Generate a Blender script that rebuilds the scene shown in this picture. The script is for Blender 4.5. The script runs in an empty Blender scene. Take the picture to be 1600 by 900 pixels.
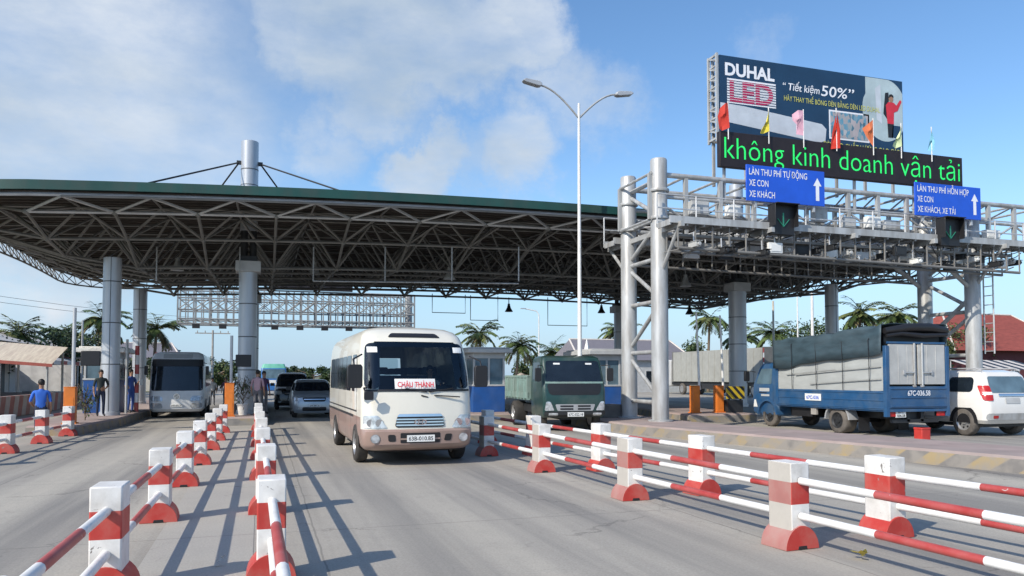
import bpy, math, random
from mathutils import Vector, Matrix
R = math.radians
rnd = random.Random(7)
scene = bpy.context.scene
C = scene.collection
PI = math.pi

# ------------------------------------------------------------------ camera, sky, sun, exposure
CAMZ = 1.75
cd = bpy.data.cameras.new('camera'); cam = bpy.data.objects.new('camera', cd); C.objects.link(cam)
cd.sensor_width = 36.0; cd.lens = 27.0; cd.shift_y = 0.05625; cd.clip_start = 0.1; cd.clip_end = 4000
cam.location = (0, 0, CAMZ); cam.rotation_euler = (R(90 + 2.29), 0, R(-17.92))
scene.camera = cam

SUN_EL = 36.0
SUN_H = Vector((-0.88, -0.475)).normalized()          # horizontal direction towards the sun
SUN_AZ = math.atan2(SUN_H.x, SUN_H.y)
sd = bpy.data.lights.new('sun', 'SUN'); sd.energy = 3.75; sd.angle = R(0.53); sd.color = (1.0, 0.92, 0.80)
sun = bpy.data.objects.new('sun', sd); C.objects.link(sun)
_d = Vector((SUN_H.x * math.cos(R(SUN_EL)), SUN_H.y * math.cos(R(SUN_EL)), math.sin(R(SUN_EL))))
sun.rotation_euler = _d.to_track_quat('Z', 'Y').to_euler(); sun.location = _d * 60

scene.view_settings.view_transform = 'Standard'; scene.view_settings.look = 'None'
scene.view_settings.exposure = 0.28; scene.view_settings.gamma = 1.0
scene.view_settings.use_curve_mapping = False

def pix_dir(px, py):
    x = (px - 800) / 1200; z = -(py - 540) / 1200
    t = R(2.29); y = 1.0
    y2 = y * math.cos(t) - z * math.sin(t); z2 = y * math.sin(t) + z * math.cos(t)
    a = R(17.92)
    return Vector((x * math.cos(a) + y2 * math.sin(a), -x * math.sin(a) + y2 * math.cos(a), z2)).normalized()

world = bpy.data.worlds.new("World"); scene.world = world; world.use_nodes = True
def build_world():
    nt = world.node_tree; N = nt.nodes; L = nt.links; N.clear()
    out = N.new('ShaderNodeOutputWorld'); bg = N.new('ShaderNodeBackground'); L.new(bg.outputs[0], out.inputs[0])
    sky = N.new('ShaderNodeTexSky'); sky.sky_type = 'NISHITA'; sky.sun_disc = False
    sky.sun_elevation = R(SUN_EL); sky.sun_rotation = SUN_AZ; sky.altitude = 0; sky.air_density = 1.0; sky.dust_density = 0.6; sky.ozone_density = 2.5
    tc = N.new('ShaderNodeTexCoord')
    nrm = N.new('ShaderNodeVectorMath'); nrm.operation = 'NORMALIZE'; L.new(tc.outputs['Generated'], nrm.inputs[0])
    # ragged edges: warp the direction with noise
    def noise(scale, det=6, rough=.6, vec=None):
        n = N.new('ShaderNodeTexNoise'); n.inputs['Scale'].default_value = scale; n.inputs['Detail'].default_value = det
        n.inputs['Roughness'].default_value = rough; L.new(vec or nrm.outputs[0], n.inputs['Vector']); return n
    def math_(op, a, b=None, clamp=False):
        m = N.new('ShaderNodeMath'); m.operation = op; m.use_clamp = clamp
        for i, v in enumerate((a, b)):
            if v is None: continue
            if isinstance(v, (int, float)): m.inputs[i].default_value = v
            else: L.new(v, m.inputs[i])
        return m.outputs[0]
    w1 = noise(5.0, 8, .65)
    sub = N.new('ShaderNodeVectorMath'); sub.operation = 'SUBTRACT'; L.new(w1.outputs['Color'], sub.inputs[0]); sub.inputs[1].default_value = (.5, .5, .5)
    sc = N.new('ShaderNodeVectorMath'); sc.operation = 'SCALE'; L.new(sub.outputs[0], sc.inputs[0]); sc.inputs['Scale'].default_value = 0.24
    wd = N.new('ShaderNodeVectorMath'); wd.operation = 'ADD'; L.new(nrm.outputs[0], wd.inputs[0]); L.new(sc.outputs[0], wd.inputs[1])
    def blob(px, py, rx, inner=.35, amount=1.0):
        d = pix_dir(px, py)
        di = N.new('ShaderNodeVectorMath'); di.operation = 'DISTANCE'; L.new(wd.outputs[0], di.inputs[0]); di.inputs[1].default_value = d
        mr = N.new('ShaderNodeMapRange'); mr.interpolation_type = 'SMOOTHSTEP'
        mr.inputs['From Min'].default_value = rx; mr.inputs['From Max'].default_value = rx * inner
        mr.inputs['To Min'].default_value = 0; mr.inputs['To Max'].default_value = amount
        L.new(di.outputs['Value'], mr.inputs['Value']); return mr.outputs[0]
    blobs = [(600, 70, .13, .55, .95), (720, 80, .11, .55, .95), (500, 40, .1, .4, .85), (800, 60, .085, .5, .85), (650, 130, .09, .4, .7),
             (130, 130, .30, .2, .85), (40, 40, .26, .3, .95), (330, 40, .12, .2, .45), (0, 250, .22, .2, .9), (200, 60, .1, .3, .8), (60, 230, .2, .2, .75), (250, 230, .12, .2, .6), (330, 180, .08, .2, .5),
             (500, 205, .075, .2, .7), (430, 90, .09, .2, .4), (880, 155, .085, .3, .85), (930, 165, .07, .3, .6), (655, 282, .07, .45, 1.0), (800, 260, .08, .4, .95), (730, 275, .07, .2, .6),
             (40, 458, .085, .35, 1.0), (110, 440, .07, .3, .8), (-10, 425, .08, .4, 1.0), (1180, 66, .04, .2, .25), (-300, 300, .3, .3, .9), (-500, 0, .4, .3, .9),
             (450, -250, .3, .3, .7), (1500, -500, .25, .3, .6), (2400, 300, .3, .3, .6)]
    tot = None
    for b in blobs:
        o = blob(*b)
        tot = o if tot is None else math_('MAXIMUM', tot, o)
    # fine wisps inside the clouds
    st = N.new('ShaderNodeMapping'); st.inputs['Scale'].default_value = (1, 1, 2.2); L.new(nrm.outputs[0], st.inputs['Vector'])
    n2 = noise(7, 10, .62, st.outputs[0])
    mr2 = N.new('ShaderNodeMapRange'); mr2.inputs['From Min'].default_value = .28; mr2.inputs['From Max'].default_value = .66
    mr2.inputs['To Min'].default_value = .45; mr2.inputs['To Max'].default_value = 1.0; L.new(n2.outputs['Fac'], mr2.inputs['Value'])
    cov = math_('MULTIPLY', tot, mr2.outputs[0], True)
    # pale horizon haze of a humid day
    sep = N.new('ShaderNodeSeparateXYZ'); L.new(nrm.outputs[0], sep.inputs[0])
    hz = N.new('ShaderNodeMapRange'); hz.interpolation_type = 'SMOOTHSTEP'; hz.inputs['From Min'].default_value = .26; hz.inputs['From Max'].default_value = -.02
    hz.inputs['To Min'].default_value = 0.0; hz.inputs['To Max'].default_value = .8; L.new(sep.outputs['Z'], hz.inputs['Value'])
    sk = N.new('ShaderNodeVectorMath'); sk.operation = 'SCALE'; L.new(sky.outputs[0], sk.inputs[0]); sk.inputs['Scale'].default_value = 0.158
    hue = N.new('ShaderNodeHueSaturation'); hue.inputs['Saturation'].default_value = 1.14; hue.inputs['Value'].default_value = 1.0; L.new(sk.outputs[0], hue.inputs['Color'])
    m0 = N.new('ShaderNodeMix'); m0.data_type = 'RGBA'; L.new(hz.outputs[0], m0.inputs[0]); L.new(hue.outputs[0], m0.inputs[6]); m0.inputs[7].default_value = (.30, .475, .70, 1)
    n3 = noise(3.2, 6, .55, st.outputs[0])
    cc = N.new('ShaderNodeMix'); cc.data_type = 'RGBA'; mr3 = N.new('ShaderNodeMapRange'); mr3.inputs['From Min'].default_value = .35; mr3.inputs['From Max'].default_value = .65
    L.new(n3.outputs['Fac'], mr3.inputs['Value']); L.new(mr3.outputs[0], cc.inputs[0])
    cc.inputs[6].default_value = (.38, .47, .58, 1); cc.inputs[7].default_value = (.64, .69, .75, 1)
    m1 = N.new('ShaderNodeMix'); m1.data_type = 'RGBA'; L.new(cov, m1.inputs[0]); L.new(m0.outputs[2], m1.inputs[6]); L.new(cc.outputs[2], m1.inputs[7])
    L.new(m1.outputs[2], bg.inputs['Color']); bg.inputs['Strength'].default_value = 1.0
build_world()

# ------------------------------------------------------------------ helpers
def lim(v): return max(0.0, min(1.0, v))
def mat(name, col, rough=.6, metal=0.0, var=.12, scale=3.0, dirt=None, dirt_amt=.4, dirt_scale=1.2, bump=0.0, emit=0.0, spec=.5, coat=0.0, stretch=None, trans=0.0, chips=None):
    m = bpy.data.materials.new(name); m.use_nodes = True
    nt = m.node_tree; N = nt.nodes; L = nt.links; b = N['Principled BSDF']
    b.inputs['Roughness'].default_value = rough; b.inputs['Metallic'].default_value = metal
    b.inputs['Specular IOR Level'].default_value = spec; b.inputs['Coat Weight'].default_value = coat
    tc = N.new('ShaderNodeTexCoord'); oi = N.new('ShaderNodeObjectInfo')
    ad = N.new('ShaderNodeVectorMath'); ad.operation = 'MULTIPLY_ADD'
    L.new(oi.outputs['Random'], ad.inputs[0]); ad.inputs[1].default_value = (37, 53, 71); L.new(tc.outputs['Object'], ad.inputs[2])
    vec = ad.outputs[0]
    if stretch:
        mp = N.new('ShaderNodeMapping'); mp.inputs['Scale'].default_value = stretch; L.new(vec, mp.inputs['Vector']); vec = mp.outputs[0]
    n = N.new('ShaderNodeTexNoise'); n.inputs['Scale'].default_value = scale; n.inputs['Detail'].default_value = 6; L.new(vec, n.inputs['Vector'])
    mr = N.new('ShaderNodeMapRange'); mr.inputs['From Min'].default_value = .3; mr.inputs['From Max'].default_value = .7
    mr.inputs['To Min'].default_value = 1 - var; mr.inputs['To Max'].default_value = 1 + var; L.new(n.outputs['Fac'], mr.inputs['Value'])
    mx = N.new('ShaderNodeMix'); mx.data_type = 'RGBA'; mx.blend_type = 'MULTIPLY'; mx.inputs[0].default_value = 1
    mx.inputs[6].default_value = (*col, 1); L.new(mr.outputs[0], mx.inputs[7])
    co = mx.outputs[2]
    if dirt:
        n2 = N.new('ShaderNodeTexNoise'); n2.inputs['Scale'].default_value = dirt_scale; n2.inputs['Detail'].default_value = 8; n2.inputs['Roughness'].default_value = .65; L.new(vec, n2.inputs['Vector'])
        r2 = N.new('ShaderNodeMapRange'); r2.inputs['From Min'].default_value = .42; r2.inputs['From Max'].default_value = .68
        r2.inputs['To Min'].default_value = 0; r2.inputs['To Max'].default_value = dirt_amt; L.new(n2.outputs['Fac'], r2.inputs['Value'])
        m2 = N.new('ShaderNodeMix'); m2.data_type = 'RGBA'; L.new(r2.outputs[0], m2.inputs[0]); L.new(co, m2.inputs[6]); m2.inputs[7].default_value = (*dirt, 1)
        co = m2.outputs[2]
    if chips:
        n3 = N.new('ShaderNodeTexNoise'); n3.inputs['Scale'].default_value = chips[1]; n3.inputs['Detail'].default_value = 5; n3.inputs['Roughness'].default_value = .7; n3.inputs['Distortion'].default_value = 1.2; L.new(vec, n3.inputs['Vector'])
        r3 = N.new('ShaderNodeMapRange'); r3.inputs['From Min'].default_value = chips[2]; r3.inputs['From Max'].default_value = chips[2] + .025; L.new(n3.outputs['Fac'], r3.inputs['Value'])
        m3 = N.new('ShaderNodeMix'); m3.data_type = 'RGBA'; L.new(r3.outputs[0], m3.inputs[0]); L.new(co, m3.inputs[6]); m3.inputs[7].default_value = (*chips[0], 1); co = m3.outputs[2]
    L.new(co, b.inputs['Base Color'])
    if bump:
        bp = N.new('ShaderNodeBump'); bp.inputs['Strength'].default_value = bump; bp.inputs['Distance'].default_value = .02; L.new(n.outputs['Fac'], bp.inputs['Height']); L.new(bp.outputs[0], b.inputs['Normal'])
    if emit:
        L.new(co, b.inputs['Emission Color']); b.inputs['Emission Strength'].default_value = emit
    if trans:
        b.inputs['Transmission Weight'].default_value = trans
    m.diffuse_color = (*col, 1)
    return m

def tag(o, label, cat, group=None, kind=None):
    if label: o['label'] = label
    if cat: o['category'] = cat
    if group: o['group'] = group
    if kind: o['kind'] = kind
    return o
def structure(o): o['kind'] = 'structure'; return o
def thing(name, label, cat, loc=(0, 0, 0), rz=0.0, group=None):
    o = bpy.data.objects.new(name, None); C.objects.link(o); o.empty_display_size = .2
    o.location = loc; o.rotation_euler = (0, 0, rz); return tag(o, label, cat, group)
def copy_tree(o, parent=None):
    c = o.copy(); C.objects.link(c)
    if parent is not None: c.parent = parent
    for ch in list(o.children): copy_tree(ch, c)
    return c

class MB:
    def __init__(s): s.v = []; s.f = []; s.m = []
    def add(s, vs, fs, mi=0):
        b = len(s.v); s.v += [tuple(v) for v in vs]
        for f in fs: s.f.append(tuple(i + b for i in f)); s.m.append(mi)
        return s
    def box(s, x0, x1, y0, y1, z0, z1, mi=0):
        return s.add([(x0, y0, z0), (x1, y0, z0), (x1, y1, z0), (x0, y1, z0), (x0, y0, z1), (x1, y0, z1), (x1, y1, z1), (x0, y1, z1)],
              [(0, 3, 2, 1), (4, 5, 6, 7), (0, 1, 5, 4), (1, 2, 6, 5), (2, 3, 7, 6), (3, 0, 4, 7)], mi)
    def bar(s, a, b, w, h=None, mi=0, up=(0, 0, 1)):
        a = Vector(a); b = Vector(b); d = (b - a).normalized(); h = h or w
        u = Vector(up)
        if abs(d.dot(u)) > .98: u = Vector((0, 1, 0))
        x = d.cross(u).normalized() * (w / 2); y = d.cross(x).normalized() * (h / 2)
        vs = [p + sx * x + sy * y for p in (a, b) for sx, sy in ((-1, -1), (1, -1), (1, 1), (-1, 1))]
        return s.add(vs, [(0, 1, 2, 3), (7, 6, 5, 4), (0, 4, 5, 1), (1, 5, 6, 2), (2, 6, 7, 3), (3, 7, 4, 0)], mi)
    def tube(s, pts, r, n=8, mi=0, cap=True):
        pts = [Vector(p) for p in pts]; k = len(pts)
        rs = r if isinstance(r, (list, tuple)) else [r] * k
        rings = []; vs = []; fs = []
        px = None
        for i, p in enumerate(pts):
            d = (pts[min(i + 1, k - 1)] - pts[max(i - 1, 0)]).normalized()
            u = Vector((0, 0, 1)) if abs(d.z) < .95 else Vector((1, 0, 0))
            x = d.cross(u).normalized(); y = d.cross(x).normalized()
            for j in range(n):
                a = 2 * PI * j / n; vs.append(p + rs[i] * (math.cos(a) * x + math.sin(a) * y))
        for i in range(k - 1):
            for j in range(n):
                a = i * n + j; b = i * n + (j + 1) % n; fs.append((a, b, b + n, a + n))
        if cap:
            fs.append(tuple(range(n))[::-1]); fs.append(tuple(range((k - 1) * n, k * n)))
        return s.add(vs, fs, mi)
    def lathe(s, prof, n=20, o=(0, 0, 0), axis='z', mi=0, cap=True):
        vs = []; fs = []; k = len(prof)
        for r, h in prof:
            for j in range(n):
                a = 2 * PI * j / n; c, q = r * math.cos(a), r * math.sin(a)
                p = (c, q, h) if axis == 'z' else ((h, c, q) if axis == 'x' else (q, h, c))
                vs.append((p[0] + o[0], p[1] + o[1], p[2] + o[2]))
        for i in range(k - 1):
            for j in range(n):
                a = i * n + j; b = i * n + (j + 1) % n; fs.append((a, b, b + n, a + n))
        if cap and prof[0][0] > 1e-6: fs.append(tuple(range(n))[::-1])
        if cap and prof[-1][0] > 1e-6: fs.append(tuple(range((k - 1) * n, k * n)))
        return s.add(vs, fs, mi)
    def prism(s, poly, a, b, axis='y', mi=0):
        n = len(poly)
        def P(u, v, w): return (u, w, v) if axis == 'y' else ((w, u, v) if axis == 'x' else (u, v, w))
        vs = [P(u, v, a) for u, v in poly] + [P(u, v, b) for u, v in poly]
        fs = [tuple(range(n)), tuple(range(n, 2 * n))[::-1]] + [(i, i + n, (i + 1) % n + n, (i + 1) % n) for i in range(n)]
        return s.add(vs, fs, mi)
    def ball(s, c, r, n=10, mi=0):
        rx, ry, rz = r if isinstance(r, (tuple, list)) else (r, r, r)
        vs = []; fs = []; k = n // 2 + 1
        for i in range(k):
            t = PI * i / (k - 1)
            for j in range(n):
                a = 2 * PI * j / n; vs.append((c[0] + rx * math.sin(t) * math.cos(a), c[1] + ry * math.sin(t) * math.sin(a), c[2] - rz * math.cos(t)))
        for i in range(k - 1):
            for j in range(n):
                a = i * n + j; b = i * n + (j + 1) % n; fs.append((a, b, b + n, a + n))
        return s.add(vs, fs, mi)
    def build(s, name, mats, parent=None, angle=35, bevel=0.0, recalc=True, label=None):
        me = bpy.data.meshes.new(name); me.from_pydata(s.v, [], s.f)
        mats = mats if isinstance(mats, (list, tuple)) else [mats]
        for m in mats: me.materials.append(m)
        me.polygons.foreach_set('material_index', s.m)
        if recalc:
            import bmesh
            bm = bmesh.new(); bm.from_mesh(me); bmesh.ops.remove_doubles(bm, verts=bm.verts, dist=1e-5)
            bmesh.ops.recalc_face_normals(bm, faces=bm.faces); bm.to_mesh(me); bm.free()
        me.update()
        if angle:
            me.shade_smooth(); me.set_sharp_from_angle(angle=R(angle))
        o = bpy.data.objects.new(name, me); C.objects.link(o)
        if parent is not None: o.parent = parent
        if bevel:
            bv = o.modifiers.new('bevel', 'BEVEL'); bv.width = bevel; bv.segments = 2; bv.limit_method = 'ANGLE'; bv.angle_limit = R(40); bv.harden_normals = False
        if label: o['label'] = label
        return o

def text_mesh(name, s, height, m, parent, M, width=None, bold=0.0, shear=0.0, depth=.004, align='LEFT'):
    cu = bpy.data.curves.new(name, 'FONT'); cu.body = s; cu.size = 1.0; cu.offset = bold; cu.shear = shear; cu.align_x = align; cu.extrude = 0.0; cu.resolution_u = 3
    ob = bpy.data.objects.new(name, cu)
    me = bpy.data.meshes.new_from_object(ob)
    bpy.data.objects.remove(ob); bpy.data.curves.remove(cu)
    xs = [v.co.x for v in me.vertices]
    sx = sy = height / .72
    if width: sx = width / (max(xs) - min(xs))
    x0 = min(xs) if align == 'LEFT' else 0
    for v in me.vertices: v.co = M @ Vector(((v.co.x - x0) * sx, v.co.y * sy, depth))
    me.materials.clear(); me.materials.append(m)
    o = bpy.data.objects.new(name, me); C.objects.link(o)
    if parent is not None: o.parent = parent
    return o
def faceM(loc, towards='-y'):
    # text plane standing upright: text x -> right seen by the reader, text y -> up
    x = {'-y': (1, 0, 0), '+y': (-1, 0, 0), '-x': (0, -1, 0), '+x': (0, 1, 0)}[towards]
    n = {'-y': (0, -1, 0), '+y': (0, 1, 0), '-x': (-1, 0, 0), '+x': (1, 0, 0)}[towards]
    return Matrix(((x[0], 0, n[0], loc[0]), (x[1], 0, n[1], loc[1]), (x[2], 1, n[2], loc[2]), (0, 0, 0, 1)))

def W(px, Zd, py=None):          # photo column + depth in metres -> a real place on the ground
    X = (px - 412) * Zd / 1261; Y = (Zd * 1261 - 388 * X) / 1200
    return (X, Y) if py is None else (X, Y, CAMZ + (588 - py) * Zd / 1200)

# ------------------------------------------------------------------ materials
WHITE = mat('white_paint', (.78, .77, .74), .55, var=.06, dirt=(.40, .37, .33), dirt_amt=.65, dirt_scale=3.0, bump=.3, chips=((.16, .14, .125), 5.0, .655))
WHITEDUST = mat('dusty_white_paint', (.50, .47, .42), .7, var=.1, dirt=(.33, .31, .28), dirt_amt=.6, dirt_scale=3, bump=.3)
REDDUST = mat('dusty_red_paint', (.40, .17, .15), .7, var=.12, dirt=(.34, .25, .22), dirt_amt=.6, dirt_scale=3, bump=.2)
RED = mat('red_paint', (.50, .045, .035), .5, var=.15, dirt=(.38, .17, .14), dirt_amt=.6, dirt_scale=3, bump=.2, chips=((.30, .26, .23), 5.0, .66))
REDPIPE = mat('red_pipe_paint', (.42, .05, .045), .4, var=.15, dirt=(.36, .16, .15), dirt_amt=.5, dirt_scale=3, chips=((.55, .45, .42), 9.0, .68))
WHITEPIPE = mat('white_pipe_paint', (.8, .8, .78), .4, var=.05, dirt=(.5, .47, .43), dirt_amt=.4, dirt_scale=4, chips=((.20, .15, .12), 9.0, .69))
STEEL = mat('galvanised_steel', (.50, .51, .52), .42, .35, var=.15, scale=2)
STEELPALE = mat('pale_grey_paint', (.44, .455, .46), .42, .15, var=.16, scale=1.5, dirt=(.21, .185, .155), dirt_amt=.6, dirt_scale=1.4, stretch=(2.4, 2.4, .5))
CLAD = mat('aluminium_cladding', (.50, .53, .57), .38, .35, var=.08, scale=.8, dirt=(.30, .30, .30), dirt_amt=.4, dirt_scale=1.6, stretch=(3, 3, .35))
CLADJOINT = mat('cladding_joint', (.10, .11, .12), .6)
TRUSS = mat('truss_shade_tone', (.205, .20, .19), .6, .1, var=.2, scale=1.5)  # shade under roof and walkway put into the colour, darker than the front row
DECK = mat('brown_roof_sheeting', (.050, .043, .039), .75, var=.25, scale=.6, stretch=(1, 5, 1))
PURLIN = mat('purlin_steel', (.07, .058, .05), .65, var=.2)
FASCIA = mat('green_fascia', (.012, .066, .054), .45, var=.25, scale=.7, dirt=(.05, .06, .05), dirt_amt=.6, dirt_scale=1.5, stretch=(1, 1, .4))
DARK = mat('dark_metal', (.03, .032, .035), .5, .2)
BLACK = mat('black_plastic', (.016, .016, .018), .45, var=.1)
RUBBER = mat('tyre_rubber', (.028, .027, .026), .85, var=.25, scale=6, dirt=(.16, .14, .12), dirt_amt=.5)
DUSTYRUBBER = mat('dusty_tyre_rubber', (.10, .09, .08), .9, var=.3, scale=6, dirt=(.22, .19, .16), dirt_amt=.6)
RIM = mat('wheel_rim', (.42, .42, .42), .35, .6, var=.15, scale=8)
def see_through():
    m = bpy.data.materials.new('windscreen_glass'); m.use_nodes = True; nt = m.node_tree; N = nt.nodes; L = nt.links; N.clear()
    o = N.new('ShaderNodeOutputMaterial'); t = N.new('ShaderNodeBsdfTransparent'); t.inputs[0].default_value = (.62, .70, .72, 1)
    g = N.new('ShaderNodeBsdfGlossy'); g.inputs['Roughness'].default_value = .03; g.inputs['Color'].default_value = (.9, .95, 1, 1)
    f = N.new('ShaderNodeFresnel'); f.inputs['IOR'].default_value = 1.52; x = N.new('ShaderNodeMixShader')
    L.new(f.outputs[0], x.inputs[0]); L.new(t.outputs[0], x.inputs[1]); L.new(g.outputs[0], x.inputs[2]); L.new(x.outputs[0], o.inputs[0]); return m
CLEARGLASS = see_through()
GLASS = mat('dark_glass', (.012, .018, .026), .06, 0, var=.3, scale=2, spec=.6)
PALEGLASS = mat('pale_glass', (.10, .16, .20), .08, 0, var=.3, scale=2)
CHROME = mat('chrome', (.75, .76, .78), .12, .95, var=.05)
LAMP = mat('headlamp_glass', (.55, .58, .60), .12, .35, var=.35, scale=14)
AMBER = mat('amber_lens', (.7, .25, .03), .25)
REDLENS = mat('red_lens', (.45, .02, .02), .2, var=.2, scale=10)
PLATE = mat('white_plate', (.75, .76, .74), .5, var=.05)
ORANGE = mat('orange_box', (.72, .20, .025), .45, var=.1, dirt=(.3, .12, .05), dirt_amt=.4)
SIGNBLUE = mat('sign_blue', (.015, .10, .62), .45, var=.06)
SIGNWHITE = mat('sign_white', (.82, .84, .88), .5, var=.03)
BOOTHBLUE = mat('booth_blue', (.015, .085, .30), .5, var=.12, dirt=(.1, .14, .22), dirt_amt=.3)
BOOTHGREY = mat('booth_grey', (.45, .46, .46), .6, var=.1)
CONC = mat('concrete', (.36, .34, .31), .85, var=.15, scale=2.5, dirt=(.2, .18, .16), dirt_amt=.5, bump=.3)
CONCDARK = mat('dark_concrete', (.16, .15, .14), .9, var=.2, bump=.3)
YELLOW = mat('yellow_paint', (.55, .36, .04), .55, var=.15, dirt=(.2, .15, .06), dirt_amt=.5)
TRUNK = mat('bark', (.17, .13, .095), .9, var=.3, scale=6, bump=.4)
SKIN = mat('skin', (.34, .19, .12), .6, var=.06)
HAIR = mat('black_hair', (.012, .010, .009), .6)
# ------------------------------------------------------------------ ground
def pavement_mat(name, cols, joint=True, track=True):
    m = bpy.data.materials.new(name); m.use_nodes = True; nt = m.node_tree; N = nt.nodes; L = nt.links; b = N['Principled BSDF']
    b.inputs['Roughness'].default_value = .88; b.inputs['Specular IOR Level'].default_value = .3
    tc = N.new('ShaderNodeTexCoord')
    def noise(scale, det=8, rough=.6, st=(1, 1, 1)):
        mp = N.new('ShaderNodeMapping'); mp.inputs['Scale'].default_value = st; L.new(tc.outputs['Object'], mp.inputs['Vector'])
        n = N.new('ShaderNodeTexNoise'); n.inputs['Scale'].default_value = scale; n.inputs['Detail'].default_value = det; n.inputs['Roughness'].default_value = rough
        L.new(mp.outputs[0], n.inputs['Vector']); return n
    def ramp(n, a, b_, lo=0.0, hi=1.0):
        r = N.new('ShaderNodeMapRange'); r.inputs['From Min'].default_value = a; r.inputs['From Max'].default_value = b_
        r.inputs['To Min'].default_value = lo; r.inputs['To Max'].default_value = hi; L.new(n, r.inputs['Value']); return r.outputs[0]
    def mixc(f, a, b_, bt='MIX'):
        x = N.new('ShaderNodeMix'); x.data_type = 'RGBA'; x.blend_type = bt
        for i, v in ((0, f), (6, a), (7, b_)):
            if isinstance(v, (int, float)): x.inputs[i].default_value = v
            elif isinstance(v, tuple): x.inputs[i].default_value = (*v, 1)
            else: L.new(v, x.inputs[i])
        return x.outputs[2]
    c = mixc(ramp(noise(.35).outputs['Fac'], .35, .65), cols[0], cols[1])
    if track:   # worn wheel paths and dust streaks running along the lanes
        c = mixc(ramp(noise(.9, 6, .6, (1.0, .035, 1)).outputs['Fac'], .42, .60, 0, 1.0), c, cols[2])
        c = mixc(ramp(noise(.55, 5, .55, (1.3, .04, 1)).outputs['Fac'], .50, .64, 0, .8), c, cols[3])
    c = mixc(ramp(noise(2.4, 9, .7).outputs['Fac'], .5, .72, 0, .4), c, cols[4])
    grain = noise(45, 4, .7)
    c = mixc(1.0, c, ramp(grain.outputs['Fac'], .3, .7, .8, 1.18), 'MULTIPLY')
    c = mixc(ramp(noise(1.1, 10, .75, (1, .5, 1)).outputs['Fac'], .62, .70, 0, .6), c, (.10, .094, .087))
    c = mixc(ramp(noise(.22, 3, .5, (1, .6, 1)).outputs['Fac'], .38, .62, 0, .35), c, (.40, .37, .315))    # oil and tar stains
    if joint:
        wv = noise(.9, 6); wv2 = N.new('ShaderNodeVectorMath'); wv2.operation = 'MULTIPLY_ADD'; L.new(wv.outputs['Color'], wv2.inputs[0]); wv2.inputs[1].default_value = (1.6, 1.6, 0); L.new(tc.outputs['Object'], wv2.inputs[2])
        vo = N.new('ShaderNodeTexVoronoi'); vo.feature = 'DISTANCE_TO_EDGE'; vo.inputs['Scale'].default_value = .28; L.new(wv2.outputs[0], vo.inputs['Vector'])
        ck = N.new('ShaderNodeMath'); ck.operation = 'MULTIPLY'; L.new(ramp(vo.outputs['Distance'], .005, .0015, 0, 1), ck.inputs[0]); L.new(ramp(noise(.3, 3).outputs['Fac'], .48, .58, 0, .45), ck.inputs[1])
        c = mixc(ck.outputs[0], c, (.075, .07, .066))
        sp_ = noise(7, 5, .7); c = mixc(ramp(sp_.outputs['Fac'], .69, .73, 0, .4), c, (.13, .125, .115))
        br = N.new('ShaderNodeTexBrick'); br.offset = 0; br.inputs['Scale'].default_value = 1; br.inputs['Mortar Size'].default_value = .012; br.inputs['Mortar Smooth'].default_value = .3
        br.inputs['Brick Width'].default_value = 4.6; br.inputs['Row Height'].default_value = 5.2
        mp = N.new('ShaderNodeMapping'); mp.inputs['Location'].default_value = (-.6, 1.3, 0)
        w = noise(1.5, 5); sc = N.new('ShaderNodeVectorMath'); sc.operation = 'MULTIPLY_ADD'; L.new(w.outputs['Color'], sc.inputs[0]); sc.inputs[1].default_value = (.05, .05, 0); L.new(tc.outputs['Object'], sc.inputs[2])
        L.new(sc.outputs[0], mp.inputs['Vector']); L.new(mp.outputs[0], br.inputs['Vector'])
        f = N.new('ShaderNodeMath'); f.operation = 'MULTIPLY'; L.new(br.outputs['Fac'], f.inputs[0]); f.inputs[1].default_value = .45
        c = mixc(f.outputs[0], c, (.11, .105, .10))
    L.new(c, b.inputs['Base Color'])
    bp = N.new('ShaderNodeBump'); bp.inputs['Strength'].default_value = .35; bp.inputs['Distance'].default_value = .01; L.new(grain.outputs['Fac'], bp.inputs['Height']); L.new(bp.outputs[0], b.inputs['Normal'])
    return m
EARTH = pavement_mat('grassy_earth', [(.10, .12, .05), (.14, .13, .07), (.1, .1, .05), (.16, .14, .09), (.09, .11, .04)], False, False)
ROADM = pavement_mat('concrete_paving', [(.352, .328, .290), (.392, .366, .318), (.215, .206, .192), (.475, .44, .372), (.26, .246, .226)])
STRIPM = pavement_mat('strip_paving', [(.38, .362, .33), (.42, .40, .36), (.31, .295, .27), (.47, .44, .385), (.33, .312, .285)], True, False)
def sheet(name, pts, z, m):
    b = MB(); b.add([(x, y, z) for x, y in pts], [tuple(range(len(pts)))])
    return structure(b.build(name, m, angle=0))
sheet('ground', [(-1500, -300), (1500, -300), (1500, 2500), (-1500, 2500)], -.012, EARTH)
sheet('plaza_pavement', [(-13.5, -25), (48, -25), (48, 70), (26, 90), (9, 150), (9, 900), (-9, 900), (-9, 150), (-13.5, 70)], -.004, ROADM)
sheet('strip_pavement', [(-1.02, -6), (-.02, -6), (-.16, 29.1), (-1.15, 29.1)], .0, STRIPM)

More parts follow.
